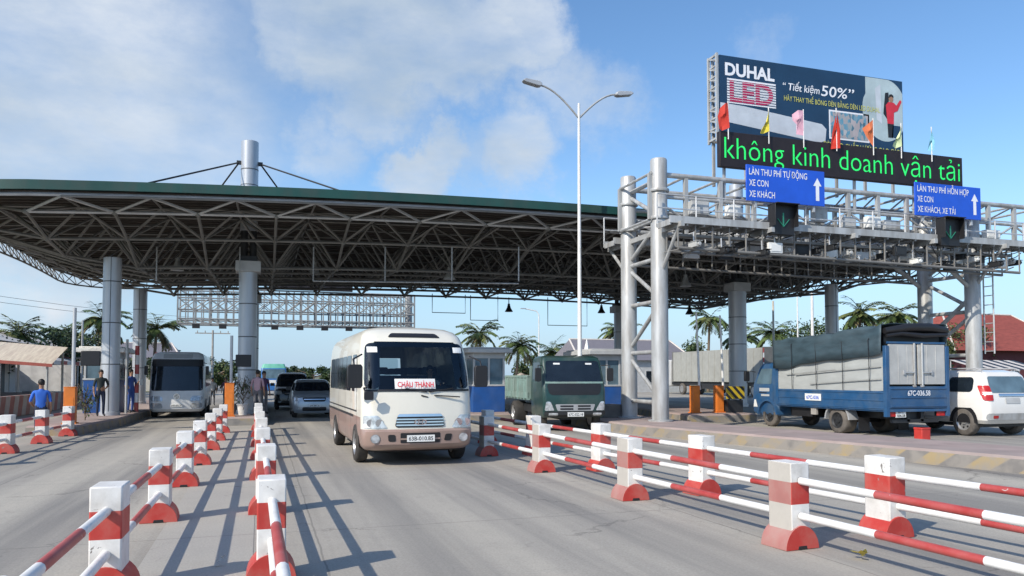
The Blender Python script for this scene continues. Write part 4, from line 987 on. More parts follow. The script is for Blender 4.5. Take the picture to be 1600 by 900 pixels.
# ---- white bus in the left lane
BUSWHITE = mat('white_coach_paint', (.84, .85, .85), .3, var=.03, coat=.3, dirt=(.45, .43, .40), dirt_amt=.3)
wb = thing('coach_bus', 'white and silver coach in the left lane with a wide dark windscreen', 'bus', (-3.45, 35.0, 0), R(1.6)); wb.scale = (.92, .95, .95)
HW = Hull([(.28, 1.05, .15, 8.2, .25, .2, .1), (.40, 1.16, .02, 8.3, .28, .2, .12), (.75, 1.18, 0, 8.3, .28, .2, .12), (1.18, 1.18, .08, 8.3, .28, .2, .13), (2.3, 1.16, .35, 8.3, .28, .2, .13), (2.62, 1.14, .42, 8.28, .28, .2, .13), (2.86, 1.05, .7, 8.2, .3, .3, .15), (2.95, .85, 1.0, 8.0, .3, .3, .15)])
HW.mesh().build('body', BUSWHITE, wb, angle=32)
HW.patch('front', 1.20, 2.46, (-1.10, 1.10), (-1.06, 1.06), r=.12, nx=20).build('windscreen', GLASS, wb, recalc=False)
HW.patch('front', 2.28, 2.6, (-1.1, 1.1), (-1.08, 1.08), r=.05, off=.016, nx=20).build('visor_band', BLACK, wb, recalc=False)
HW.patch('front', 2.64, 2.84, (-.62, .62), r=.03, off=.01).build('route_panel', BOOTHGREY, wb, recalc=False)
for s in (-1, 1):
    for z in (.55, .85):
        h = MB(); HW.patch('front', z - .12, z + .12, (s * .82 - .26, s * .82 + .26), (s * .86 - .26, s * .86 + .22), r=.1, off=.012, b=h); h.build('headlight', LAMP, wb, recalc=False)
    mirror(wb, [(s * 1.1, .35, 2.45), (s * 1.27, -.0, 2.4)], (s * 1.28, -.02, 2.1), (.07, .05, .2)); pass
    for i in range(5):
        p = MB(); HW.patch('left' if s < 0 else 'right', 1.35, 2.45, (1.0 + 1.42 * i, 2.35 + 1.42 * i), r=.05, off=.006, nx=2, b=p); p.build('side_window', GLASS, wb, recalc=False)
    for yc in (1.6, 6.3): wheel(wb, s * 1.06, yc, .43, .26)
q = MB(); q.lathe([(.14, -.03), (.14, -.02), (.11, -.02), (.11, -.03)], 20, (0, HW.fy(0, .95), .95), 'y'); q.bar((-.08, HW.fy(0, .95) - .03, .90), (.08, HW.fy(0, .95) - .03, 1.0), .03); q.build('emblem', CHROME, wb)
plate(wb, '65B-002.37', 0, HW.fy(0, .52) - .02, .55, .5, .12)
b = MB(); b.box(-.9, .9, .6, 8, .22, .4); b.build('chassis', BLACK, wb)

# ---- generic car body
def car(name, label, cat, loc, rz, L, Wd, H, paint, hood=.95, dark=False, suv=False):
    t = thing(name, label, cat, loc, rz); hw = Wd / 2
    HC = Hull([(.22, hw * .9, .12, L - .12, .25, .25, .12), (.36, hw * .98, .0, L, .3, .25, .16), (.62, hw, -.02, L + .01, .32, .25, .18), (hood * .88, hw, .06, L, .34, .25, .2), (hood, hw * .97, .22, L - .02, .34, .25, .2), (hood + .10, hw * .95, 1.0, L - .04, .3, .25, .15),
               (hood + .14, hw * .93, 1.12, L - .06, .28, .25, .14), (H * .92, hw * .80, 1.95, L - (.25 if suv else .8), .22, .2, .12), (H * .975, hw * .74, 2.15, L - (.4 if suv else 1.1), .25, .25, .12), (H, hw * .55, 2.5, L - (.7 if suv else 1.6), .25, .25, .1)])
    HC.mesh().build('body', paint, t, angle=34)
    z0, z1 = hood + .13, H * .925
    HC.patch('front', z0 + .01, z1 - .01, (-hw * .86, hw * .86), (-hw * .72, hw * .72), r=.07, off=.012, nx=12).build('windscreen', GLASS, t, recalc=False)
    for sd, s in (('left', -1), ('right', 1)):
        for a, c, ta, tc_ in ((1.35, 2.45, 2.05, 2.45), (2.52, 3.45, 2.52, 3.4)):
            p = MB(); HC.patch(sd, z0 + .02, z1 - .03, (a, c), (ta, tc_), r=.03, off=.008, nx=3, b=p); p.build('side_window', GLASS, t, recalc=False)
        if suv: p = MB(); HC.patch(sd, z0 + .02, z1 - .03, (3.52, L - .25), (3.52, L - .4), r=.05, off=.008, nx=3, b=p); p.build('side_window', GLASS, t, recalc=False)
        h = MB(); HC.patch('front', hood * .74, hood * .93, (s * hw * .78 - .17, s * hw * .78 + .15), (s * hw * .80 - .16, s * hw * .80 + .15), r=.05, off=.012, nx=8, b=h); h.build('headlight', LAMP, t, recalc=False)
        h = MB(); HC.patch('front', .38, .48, (s * hw * .74 - .08, s * hw * .74 + .08), r=.03, off=.012, nx=4, b=h); h.build('fog_light', LAMP, t, recalc=False)
        mirror(t, [(s * hw * .92, 1.45, hood + .16), (s * (hw + .1), 1.4, hood + .2)], (s * (hw + .12), 1.4, hood + .24), (.10, .06, .08))
        for yc in (.85, L - .95): wheel(t, s * (hw - .12), yc, .34 if not suv else .38, .21)
    g_ = MB(); HC.patch('front', hood * .70, hood * .88, (-hw * .48, hw * .48), (-hw * .55, hw * .55), r=.04, off=.01, nx=8, b=g_); gg = g_.build('grille', BLACK, t, recalc=False)
    g_ = MB(); HC.patch('front', hood * .78, hood * .81, (-hw * .48, hw * .48), off=.02, nx=8, b=g_); g_.build('grille_bar', CHROME, gg, recalc=False)
    g_ = MB(); HC.patch('front', .30, .46, (-hw * .55, hw * .55), r=.05, off=.008, nx=8, b=g_); g_.build('air_intake', BLACK, t, recalc=False)
    plate(t, '67A-041.26', 0, HC.fy(0, .52) - .02, .52, .46, .11)
    return t, HC
SILVER = mat('silver_car_paint', (.42, .46, .50), .28, .4, var=.04, coat=.5)
DKCAR = mat('black_car_paint', (.02, .022, .026), .25, .2, var=.05, coat=.5)
car('silver_car', 'silver car in the shade behind the minibus', 'car', (2.05, 33.2, 0), 0, 4.5, 1.78, 1.62, SILVER, .98)
car('dark_van', 'black high-roofed vehicle queuing behind the silver car', 'car', (.95 + .55, 41.5, 0), 0, 4.8, 1.85, 1.95, DKCAR, 1.08, suv=True)

# ---- dark green tipper truck
GREEN = mat('dark_green_truck_paint', (.012, .048, .044), .35, .1, var=.12, coat=.3, dirt=(.16, .17, .14), dirt_amt=.35)
GREENL = mat('faded_green_paint', (.20, .30, .27), .6, var=.15, dirt=(.22, .2, .16), dirt_amt=.4)
gt = thing('tipper_truck', 'dark green cargo truck with loaded open bed beside the blue toll booth', 'truck', (9.42, 22.6, 0), R(-5)); gt.scale = (1.07, .98, 1.05)
HG = Hull([(.42, .92, .12, 1.7, .12, .1, .05), (.5, .96, .0, 1.7, .12, .1, .06), (.86, .97, -.02, 1.7, .12, .1, .06), (1.22, .98, .02, 1.7, .12, .1, .06), (1.48, .97, .07, 1.7, .12, .1, .06), (2.12, .93, .34, 1.68, .12, .12, .06), (2.24, .90, .42, 1.65, .14, .12, .06), (2.30, .8, .6, 1.5, .14, .12, .06)])
HG.mesh(lambda z: 0).build('cab', GREEN, gt, angle=32)
HG.patch('front', 1.50, 2.14, (-.88, .88), (-.82, .82), r=.07, nx=12).build('windscreen', GLASS, gt, recalc=False)
HG.patch('front', 1.10, 1.44, (-.78, .78), (-.86, .86), r=.1, off=.008, nx=12).build('dark_panel', BLACK, gt, recalc=False)
HG.patch('front', 1.445, 1.50, (-.9, .9), off=.012, nx=12).build('sill_strip', GREENL, gt, recalc=False)
b = MB(); HG.patch('front', .62, .82, (-.55, .55), (-.62, .62), r=.04, off=.014, nx=8, b=b); gg = b.build('grille', STEEL, gt, recalc=False)
b = MB()
for z in (.65, .735):
    for s in (-1, 1): HG.patch('front', z, z + .05, (s * .27 - .2, s * .27 + .2), off=.022, nx=5, b=b)
b.build('grille_slots', BLACK, gg, recalc=False)
HG.patch('front', .42, .60, (-.94, .94), r=.03, off=.03, nx=14).build('bumper', DARK, gt, recalc=False)
for s in (-1, 1):
    h = MB(); HG.patch('front', .63, .90, (s * .78 - .15, s * .78 + .14), (s * .84 - .05, s * .84 + .08), r=.04, off=.014, nx=6, b=h); h.build('headlight', LAMP, gt, recalc=False)
    h = MB(); HG.patch('front', .46, .55, (s * .68 - .14, s * .68 + .14), r=.03, off=.04, nx=6, b=h); h.build('fog_light', LAMP, gt, recalc=False)
    p = MB(); HG.patch('left' if s < 0 else 'right', 1.5, 2.1, (.45, 1.45), (.6, 1.45), r=.06, off=.008, nx=3, b=p); p.build('side_window', GLASS, gt, recalc=False)
    mirror(gt, [(s * .93, .35, 2.0), (s * 1.12, .1, 2.0), (s * 1.12, .1, 1.5)], (s * 1.12, .08, 1.72), (.09, .05, .2))
    for yc in (.95, 3.9): wheel(gt, s * (.84 if yc < 2 else .86), yc, .42, .24 if yc < 2 else .42)
    p = MB(); HG.patch('front', 2.02, 2.07, (s * .5 - .1, s * .5 + .1), off=.016, nx=3, b=p); p.build('windscreen_sticker', PLATE, gt, recalc=False)
plate(gt, '67C-022.18', 0, HG.fy(0, .5) - .04, .52, .5, .13)
b = MB(); b.box(-.78, .78, 1.3, 5.2, .5, .75); b.box(-.4, .4, .3, 5.0, .35, .52); b.build('chassis', DARK, gt)
b = MB()
for s in (-1, 1):
    x0, x1 = (s * 1.0 - .03, s * 1.0 + .03); b.box(x0, x1, 1.85, 5.4, .95, 1.16)
    for i in range(18): b.box(x0, x1, 1.90 + .195 * i, 2.0 + .195 * i, 1.16, 1.62)
    for i in range(8): b.box(min(x0, x1) - .025, max(x0, x1) + .025, 1.85 + .49 * i, 1.93 + .49 * i, .9, 1.68)
    b.box(x0 - .02, x1 + .02, 1.85, 5.4, 1.62, 1.70)
b.box(-.96, .96, 1.85, 1.9, .95, 2.0); b.box(-.96, .96, 5.34, 5.4, .95, 1.65); b.box(-.96, .96, 1.9, 5.34, .9, .98); b.build('cargo_bed', GREENL, gt, bevel=.008)
b = MB(); r5 = random.Random(3)
for i in range(60): b.ball((r5.uniform(-.85, .85), r5.uniform(2.0, 5.2), r5.uniform(1.25, 1.70)), (r5.uniform(.1, .22), r5.uniform(.1, .25), r5.uniform(.08, .16)), 7)
b.build('load', mat('stone_load', (.34, .30, .25), .9, var=.3, scale=5), gt)

# ---- blue truck with grey tarpaulin, seen from behind
TBLUE = mat('blue_truck_paint', (.018, .085, .205), .4, .05, var=.1, coat=.2, dirt=(.12, .16, .20), dirt_amt=.45, dirt_scale=2)
CANVAS = mat('grey_canvas_side', (.39, .41, .40), .85, var=.08, scale=4, dirt=(.3, .31, .3), dirt_amt=.5, stretch=(1, .5, 2))
TARP = mat('slate_tarpaulin', (.040, .070, .088), .55, var=.3, scale=3, dirt=(.085, .12, .14), dirt_amt=.5, bump=.6, stretch=(1, .6, 2.2))
GREYDOOR = mat('grey_zinc_door', (.50, .50, .48), .5, .1, var=.1, scale=3, dirt=(.25, .25, .24), dirt_amt=.4)
bt = thing('tarped_truck', 'blue truck with slate tarpaulin over pale canvas sides and grey rear doors', 'truck', (17.85, 24.0, 0), PI)
HT = Hull([(.38, .86, .15, 1.5, .14, .08, .05), (.5, .93, .02, 1.55, .14, .08, .06), (1.0, .95, 0, 1.55, .14, .08, .06), (1.45, .95, .06, 1.55, .14, .08, .06), (2.05, .90, .36, 1.52, .14, .1, .06), (2.18, .86, .46, 1.48, .16, .12, .06), (2.24, .74, .62, 1.4, .16, .12, .06)])
HT.mesh().build('cab', TBLUE, bt, angle=32)
HT.patch('front', 1.48, 2.08, (-.86, .86), (-.78, .78), r=.07, nx=12).build('windscreen', GLASS, bt, recalc=False)
for sd, s in (('left', -1), ('right', 1)):
    p = MB(); HT.patch(sd, 1.48, 2.02, (.34, 1.22), (.58, 1.22), r=.05, off=.006, nx=3, b=p); p.build('side_window', PALEGLASS, bt, recalc=False)
    p = MB(); HT.patch(sd, .55, 1.44, (1.30, 1.312), off=.003, nx=1, b=p); HT.patch(sd, 1.16, 1.19, (.5, .95), off=.006, nx=1, b=p); p.build('door_seam', DARK, bt, recalc=False)
    p = MB(); HT.patch(sd, 1.22, 1.34, (.52, 1.1), r=.02, off=.005, nx=2, b=p); HT.patch(sd, 1.05, 1.12, (.62, 1.1), r=.02, off=.005, nx=2, b=p); p.build('door_stripe', BOOTHGREY, bt, recalc=False)
    p = MB(); p.add([(s * (HT.sx(.7) + .004), .16, .66), (s * (HT.sx(.7) + .004), .40, .66), (s * (HT.sx(.9) + .004), .31, .92), (s * (HT.sx(.9) + .004), .22, .92)], [(0, 1, 2, 3)]); p.build('pale_decal', PALEGLASS if False else PLATE, bt, recalc=False, angle=0)
    mirror(bt, [(s * .93, .3, 1.9), (s * 1.15, .08, 1.95), (s * 1.15, .08, 1.5)], (s * 1.15, .06, 1.75), (.09, .05, .18))
    for yc in (1.05, 4.5):
        wheel(bt, s * (.82 if yc < 2 else .80), yc, .40, .22 if yc < 2 else .44, True, rim=DARK)
        n = 14; ar = MB(); ro, ri = .54, .49
        vs = []
        for i in range(n + 1):
            a = PI * (.02 + .96 * i / n)
            for rr_ in (ro, ri):
                for xx in (s * .70, s * 1.04): vs.append((xx, yc + rr_ * math.cos(a), .40 + rr_ * math.sin(a)))
        fs = []
        for i in range(n): k0 = 4 * i; fs += [(k0, k0 + 1, k0 + 5, k0 + 4), (k0 + 2, k0 + 6, k0 + 7, k0 + 3), (k0 + 1, k0 + 3, k0 + 7, k0 + 5), (k0, k0 + 4, k0 + 6, k0 + 2)]
        ar.add(vs, fs); ar.build('mudguard', STEEL if yc > 2 else TBLUE, bt, angle=50)
b = MB(); b.box(-.42, .42, .5, 6.4, .50, .72); b.box(-.75, .75, 2.0, 3.2, .42, .72); b.box(.55, .95, 2.3, 3.3, .45, .75); b.box(-.95, -.55, 2.3, 3.2, .42, .7); b.tube([(-.8, 4.5, .4), (.8, 4.5, .4)], .08, 8); b.build('chassis', BLACK, bt)
b = MB(); b.box(.96, 1.06, 3.35, 3.6, .52, .80); b.build('air_tank', CONC, bt, bevel=.02)
BX, B0, B1 = 1.09, 1.75, 6.62
b = MB()
for s in (-1, 1):
    b.box(s * BX - .035, s * BX + .035, B0, B1, .78, 1.33)
    for z in (.84, 1.06, 1.28): b.box(s * BX - .05, s * BX + .05, B0 + .05, B1 - .1, z - .018, z + .018)
b.box(-BX, BX, B0, B1, .74, .82); b.build('side_board', TBLUE, bt, bevel=.006)
for s in (-1, 1):
    for y_ in (B0, B1 - .06): b = MB(); b.box(s * BX - .06, s * BX + .06, y_ - .05, y_ + .07, .60 if y_ > 3 else .8, 2.62); b.build('corner_post', TBLUE, bt, bevel=.008)
b = MB()
for s in (-1, 1):
    nn = 14; vs = []
    for i in range(nn + 1):
        u = i / nn; y_ = B0 + .08 + (B1 - B0 - .2) * u
        for k_ in range(7):
            v = k_ / 6; z0 = 1.12 + .22 * u; z1 = 2.12 + .34 * u; bulge = .018 * math.sin(PI * v) + .008 * math.sin(9 * u + 5 * v)
            vs.append((s * (BX + .02 + bulge * .6), y_, z0 + (z1 - z0) * v))
    b.add(vs, [(i * 7 + k_, (i + 1) * 7 + k_, (i + 1) * 7 + k_ + 1, i * 7 + k_ + 1) for i in range(nn) for k_ in range(6)])
b.build('canvas_side', CANVAS, bt, recalc=False, angle=70)
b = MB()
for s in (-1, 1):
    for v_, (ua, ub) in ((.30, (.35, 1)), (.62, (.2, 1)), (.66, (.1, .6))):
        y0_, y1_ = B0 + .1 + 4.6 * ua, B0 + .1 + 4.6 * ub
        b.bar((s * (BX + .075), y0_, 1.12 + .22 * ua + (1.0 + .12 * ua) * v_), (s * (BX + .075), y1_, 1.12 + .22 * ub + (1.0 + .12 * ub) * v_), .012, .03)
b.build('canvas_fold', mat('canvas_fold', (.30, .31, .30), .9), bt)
# tarpaulin: a sagging arched sheet with creases
b = MB(); nu, nv = 34, 26; vs = []; r9 = random.Random(5)
for i in range(nu + 1):
    u = i / nu; y_ = B0 - .05 + (B1 - B0 - .02) * u
    sag = .07 * math.sin(u * PI * 6) ** 2
    for k_ in range(nv + 1):
        v = k_ / nv; a = PI * v
        lo = 2.06 + .30 * u + .025 * math.sin(u * 23 + (0 if v < .5 else 2)) + .10 * (1 - u) ** 4 * -1; top = 2.98 + .26 * u ** 1.5 - sag * .5
        ca = math.cos(a); x = -(BX + .10) * (abs(ca) ** .16) * (1 if ca > 0 else -1); zq = min(1, math.sin(a) / .34) * .93 + .07 * math.sin(a)
        crease = .024 * math.sin(11 * u + 9 * v) + .020 * math.sin(31 * u * (1 - .4 * v) + 14 * v) + .014 * abs(math.sin(21 * u - 26 * v)) * (1 - abs(2 * v - 1) * .5)
        vs.append((x * (1 + crease * (1 if .03 < v < .97 else .8)), y_, lo + (top - lo) * zq + crease))
b.add(vs, [(i * (nv + 1) + k_, (i + 1) * (nv + 1) + k_, (i + 1) * (nv + 1) + k_ + 1, i * (nv + 1) + k_ + 1) for i in range(nu) for k_ in range(nv)])
tp = b.build('tarpaulin', TARP, bt, recalc=False, angle=80)
so = tp.modifiers.new('thick', 'SOLIDIFY'); so.thickness = .012
for u in (.18, .42, .66, .88):
    y_ = B0 + (B1 - B0) * u; rp = MB(); top = 3.0 + .26 * u ** 1.5 + .02
    rp.tube([(-BX - .10, y_, 1.34), (-BX - .15, y_ - .04, 2.2), (-BX - .13, y_, 2.8), (-.75, y_ + .03, top + .02), (0, y_, top + .05), (.75, y_ - .03, top + .02), (BX + .13, y_, 2.8), (BX + .15, y_ + .05, 2.2), (BX + .10, y_, 1.34)], .011, 5); rp.build('rope', BLACK, bt)
# rear: doors, bars, tailboard, opening, lamps
b = MB(); b.box(-BX + .07, BX - .07, B1 - .25, B1 - .2, .82, 3.0); b.build('dark_load_opening', BLACK, bt)  # black sheet standing in for the darkness inside the load space
b = MB(); b.tube([(-1.12, B1 - .05, 3.08), (-.5, B1 - .02, 3.16), (.3, B1, 3.15), (1.12, B1 - .05, 3.04)], [.10, .13, .12, .09], 12); b.tube([(-1.1, B1 - .02, 2.96), (-.2, B1 + .03, 2.92), (.6, B1 + .02, 2.97), (1.1, B1, 2.90)], [.06, .07, .06, .05], 8); b.build('rolled_flap', BLACK, bt)
for s in (-1, 1):
    d = MB(); d.box(min(s * .03, s * 1.01), max(s * .03, s * 1.01), B1 - .06, B1 - .015, 1.52, 2.66); 
    for xx in (.36, .68): d.box(s * xx - .012, s * xx + .012, B1 - .015, B1 - .008, 1.55, 2.62)
    dr = d.build('rear_door', GREYDOOR, bt, bevel=.006)
    d = MB(); d.tube([(s * .14, B1 + .02, 1.46), (s * .14, B1 + .02, 2.70)], .026, 8); d.box(s * .14 - .05, s * .14 + .05, B1 - .01, B1 + .03, 1.44, 1.50); d.build('lock_bar', CHROME if False else STEELPALE, dr)
    d = MB(); d.bar((s * .16, B1 + .025, 1.86), (s * .52, B1 + .02, 1.86), .03); d.box(s * .5 - .03, s * .5 + .03, B1 - .01, B1 + .03, 1.80, 1.92); d.build('door_handle', STEEL, dr)
    l_ = MB(); l_.box(s * .86 - .16, s * .86 + .16, B1 - .12, B1 - .06, .60, .74); l_.box(s * .86 - .15, s * .86 - .05, B1 - .06, B1 - .045, .61, .73, 1); l_.box(s * .86 - .04, s * .86 + .15, B1 - .06, B1 - .045, .61, .73, 1); l_.build('tail_light', [BLACK, REDLENS], bt)
    fl_ = MB(); fl_.box(s * .74 - .2, s * .74 + .2, 5.3, 5.32, .12, .52); fl_.build('mud_flap', BLACK, bt)
b = MB(); b.box(-1.03, 1.03, B1 - .05, B1 + .01, .84, 1.46)
for z in (.90, 1.15, 1.40): b.box(-1.0, 1.0, B1 + .01, B1 + .03, z - .02, z + .02)
b.build('tailboard', TBLUE, bt, bevel=.006)
b = MB(); b.box(-1.04, 1.04, B1 - .08, B1 - .02, 2.68, 2.74); b.build('top_rail', TBLUE, bt)
text_mesh('lettering', '67C-036.58', .15, SIGNWHITE, bt, faceM((.42, B1 + .034, 1.20), '+y'), .82, bold=.015)
plate(bt, '67C-036.58', -BX - .03 + .14, 4.2, 1.0, .01, .01) if False else None
sp = MB(); sp.box(BX + .05, BX + .062, 3.2, 3.95, .98, 1.20); sp_ = sp.build('side_plate', PLATE, bt, angle=0)
text_mesh('lettering', '67C-036', .11, SIGNBLUE, sp_, faceM((BX + .066, 3.28, 1.03), '+x'), .58, bold=.015)
sp = MB(); sp.box(.42, .78, B1 - .06, B1 - .04, .58, .80); pp = sp.build('number_plate', PLATE, bt, angle=0)
text_mesh('lettering', '67C', .07, BLACK, pp, faceM((.70, B1 - .036, .70), '+y'), .2, bold=.01); text_mesh('lettering', '036.58', .07, BLACK, pp, faceM((.74, B1 - .036, .60), '+y'), .28, bold=.01)
b = MB(); b.box(-.85, .85, B1 - .2, B1 - .12, .42, .52); b.box(-.3, -.2, B1 - .3, B1 - .12, .45, .8); b.box(.2, .3, B1 - .3, B1 - .12, .45, .8); b.build('underrun_bar', DARK, bt)

# ---- white four-wheel-drive at the right edge
SUVW = mat('white_car_paint', (.76, .75, .72), .28, var=.02, coat=.5, dirt=(.5, .45, .38), dirt_amt=.2)
sv = thing('offroad_car', 'white four-wheel-drive car cut by the right edge of the photo', 'car', (20.72, 21.3, 0), PI); sv.scale = (1.06, 1.0, 1.04)
Ls = 4.5
HS = Hull([(.36, .84, .2, Ls - .1, .25, .16, .12), (.46, .92, .02, Ls - .01, .28, .18, .14), (.70, .94, -.02, Ls + .03, .28, .2, .16), (1.02, .95, .04, Ls, .28, .2, .16), (1.14, .935, .2, Ls - .02, .28, .2, .15), (1.20, .92, 1.1, Ls - .04, .26, .2, .12), (1.70, .82, 1.85, Ls - .26, .2, .22, .1), (1.80, .76, 2.1, Ls - .34, .22, .24, .1), (1.86, .6, 2.5, Ls - .6, .22, .24, .1)])
HS.mesh().build('body', SUVW, sv, angle=32)
HS.patch('front', 1.23, 1.70, (-.8, .8), (-.7, .7), r=.07, off=.012).build('windscreen', GLASS, sv, recalc=False)
HS.patch('rear', 1.22, 1.68, (-.74, .74), (-.64, .64), r=.06, off=.010).build('rear_window', PALEGLASS, sv, recalc=False)
b = MB(); HS.patch('rear', 1.12, 1.19, (-.5, .5), r=.02, off=.025, nx=6, b=b); b.build('rear_garnish', CHROME, sv, recalc=False)
b = MB(); HS.patch('rear', .92, 1.08, (-.26, .26), r=.02, off=.015, nx=4, b=b); b.build('plate_recess', BOOTHGREY, sv, recalc=False)
b = MB(); HS.patch('rear', .46, .64, (-.90, .90), r=.06, off=.035, nx=14, b=b); b.build('rear_bumper', STEELPALE, sv, recalc=False)
for sd, s in (('left', -1), ('right', 1)):
    for a, c, ta, tc_ in ((1.4, 2.2, 1.95, 2.2), (2.27, 3.1, 2.27, 3.1)):
        p = MB(); HS.patch(sd, 1.24, 1.66, (a, c), (ta, tc_), r=.03, off=.008, nx=3, b=p); p.build('side_window', GLASS, sv, recalc=False)
    p = MB(); HS.patch(sd, 1.24, 1.66, (3.18, 4.02), (3.18, 4.02), r=.12, off=.008, nx=5, b=p); p.build('side_window', GLASS, sv, recalc=False)
    for a in (1.25, 2.23, 3.14):
        pass
    p = MB()
    for a in (2.23, 3.14): HS.patch(sd, .5, 1.2, (a, a + .01), off=.003, nx=1, b=p)
    HS.patch(sd, .46, .52, (.95, 3.2), off=.03, nx=2, b=p); p.build('door_seams', BOOTHGREY, sv, recalc=False)
    t_ = MB(); HS.patch('rear', 1.0, 1.42, (s * .80 - .10, s * .80 + .14) , (s * .76 - .06, s * .76 + .16), r=.04, off=.02, nx=8, b=t_); tl = t_.build('tail_light', REDLENS, sv, recalc=False)
    t_ = MB(); HS.patch('rear', 1.16, 1.24, (s * .80 - .1, s * .80 + .12), off=.026, nx=8, b=t_); t_.build('lens_band', PLATE, tl, recalc=False)
    t_ = MB(); HS.patch('rear', .50, .58, (s * .66 - .09, s * .66 + .09), r=.02, off=.045, nx=4, b=t_); t_.build('reflector', REDLENS, sv, recalc=False)
    for yc in (.95, 3.72):
        wheel(sv, s * .82, yc, .395, .26, True, RIM, 7)
        n = 16; ar = MB(); pts = [(s * (HS.sx(.7) + .003), yc + .48 * math.cos(PI * i / n), .38 + .50 * math.sin(PI * i / n)) for i in range(n + 1)]; ar.add(pts, [tuple(range(n + 1))]); ar.build('wheel_arch', BLACK, sv, recalc=False, angle=0)
    rr = MB(); rr.tube([(s * .70, 2.3, 1.86), (s * .72, 2.5, 1.91), (s * .72, 4.0, 1.90), (s * .70, 4.15, 1.84)], .022, 6); rr.build('roof_rail', STEEL, sv)
    mirror(sv, [(s * .9, 1.6, 1.28), (s * 1.02, 1.55, 1.3)], (s * 1.05, 1.55, 1.36), (.1, .06, .09))
b = MB(); b.box(-.8, .8, .8, Ls - .3, .26, .40); b.build('chassis', BLACK, sv)

# ---- grey container lorry behind
CONT = mat('grey_green_container', (.37, .375, .345), .6, .1, var=.08, dirt=(.25, .24, .2), dirt_amt=.45, dirt_scale=.7)
cl = thing('container_lorry', 'long grey container lorry parked behind the white barrier booms', 'lorry', (38.4, 52.8, 0)); cl.scale = (1, 1.03, 1.09)
b = MB(); LC = 14.0
b.box(0, 2.45, 0, LC, 1.15, 3.75)
for i in range(15): y_ = .3 + i * LC / 15; b.box(-.03, 0, y_, y_ + .12 if i % 3 else y_ + .2, 1.2, 3.7)
b.box(-.04, 2.49, -.04, .10, 1.12, 3.80, 1); b.box(-.04, 2.49, LC - .1, LC + .04, 1.12, 3.80, 1); b.box(-.035, 0, 4.6, 4.7, 1.2, 3.7, 1); b.box(-.035, 0, 9.3, 9.4, 1.2, 3.7, 1)
b.build('container', [CONT, mat('container_frame', (.16, .16, .15), .6)], cl, angle=0)
b = MB()
for i in range(7): z = 1.2 + i * .36; b.box(-.046, .08, -.05, -.04, z, z + .36, i % 2)
b.build('rear_marking', [REDPIPE, WHITEPIPE], cl, angle=0)
b = MB(); b.box(.2, 2.25, 0, LC + .5, .85, 1.12); b.box(.05, .12, 4, 9, .55, 1.0); b.build('chassis', DARK, cl)
for y_ in (1.4, 2.7, 4.0, 12.5):
    for x in (.22, 2.2): wheel(cl, x if x > 1 else .22, y_, .5, .3, True)
b = MB(); b.box(.1, 2.35, LC + .6, LC + 2.6, .7, 3.1); b.build('cab', BOOTHGREY, cl, bevel=.12)
# ---- vehicles far down the road
FB = thing('distant_bus', 'distant bus with green roof and blue front far down the road', 'bus', (.9, 74, 0))
HF = Hull([(.4, 1.05, .1, 7, .2, .2, .1), (.5, 1.1, 0, 7, .2, .2, .1), (1.5, 1.12, .05, 7, .2, .2, .1), (2.5, 1.1, .2, 7, .2, .2, .1), (2.9, .95, .4, 6.9, .2, .2, .1)])
HF.mesh(lambda z: 1 if z > 2.4 else 0).build('body', [mat('distant_blue', (.04, .16, .42), .4), mat('mint_roof', (.16, .48, .36), .5)], FB)
HF.patch('front', 1.55, 2.4, (-1, 1), r=.1).build('windscreen', PALEGLASS, FB, recalc=False); HF.patch('front', 1.1, 1.4, (-.9, .9), off=.01).build('white_band', PLATE, FB, recalc=False)
for s in (-1, 1): wheel(FB, s * .95, 1.2, .42, .25)
car('distant_car', 'pale car waiting far behind the white coach', 'car', (-2.0 + .6, 58, 0), 0, 4.4, 1.75, 1.5, SILVER, .95)
# ------------------------------------------------------------------ booths
def booth(label, x0, x1, y0, y1, z0, zs, zt, roof=BOOTHGREY, over=.25):
    t = thing('toll_booth', label, 'booth', ((x0 + x1) / 2, y0, z0), 0, 'blue toll booths'); w = (x1 - x0) / 2; d = y1 - y0; zs -= z0; zt -= z0
    b = MB(); b.box(-w, w, 0, d, 0, zs); b.build('lower_panel', BOOTHBLUE, t, bevel=.01)
    b = MB()
    for sx_ in (-1, 1):
        for yy in (.04, d / 2, d - .04): b.box(sx_ * (w - .05) - .04, sx_ * (w - .05) + .04, yy - .04, yy + .04, zs, zt - .28)
    b.box(-.04, .04, .01, .08, zs, zt - .28); b.box(-w - .02, w + .02, -.02, d + .02, zs, zs + .07); b.box(-w - .01, w + .01, -.01, d + .01, zt - .42, zt - .2); b.build('frame', BOOTHGREY, t, bevel=.006)
    b = MB(); b.box(-w + .03, w - .03, .03, d - .03, zs + .07, zt - .42); b.build('window', PALEGLASS, t, angle=0)
    b = MB(); b.box(-w - over, w + over, -over, d + over, zt - .2, zt - .03); b.box(-w - over + .1, w + over - .1, -over + .1, d + over - .1, zt - .03, zt + .03); b.build('roof', roof, t, bevel=.02)
    return t
booth('blue and grey toll booth between the minibus and the green truck', 8.05, 9.4, 30.0, 32.4, .3, 1.35, 2.9)
booth('blue toll booth behind the rear gantry leg', 12.3, 13.5, 27.7, 30.0, .3, 1.35, 2.8)
booth('dark blue toll booth with white roof behind the left round column', -6.75, -5.5, 34.0, 36.4, .3, 1.6, 2.9, WHITE)

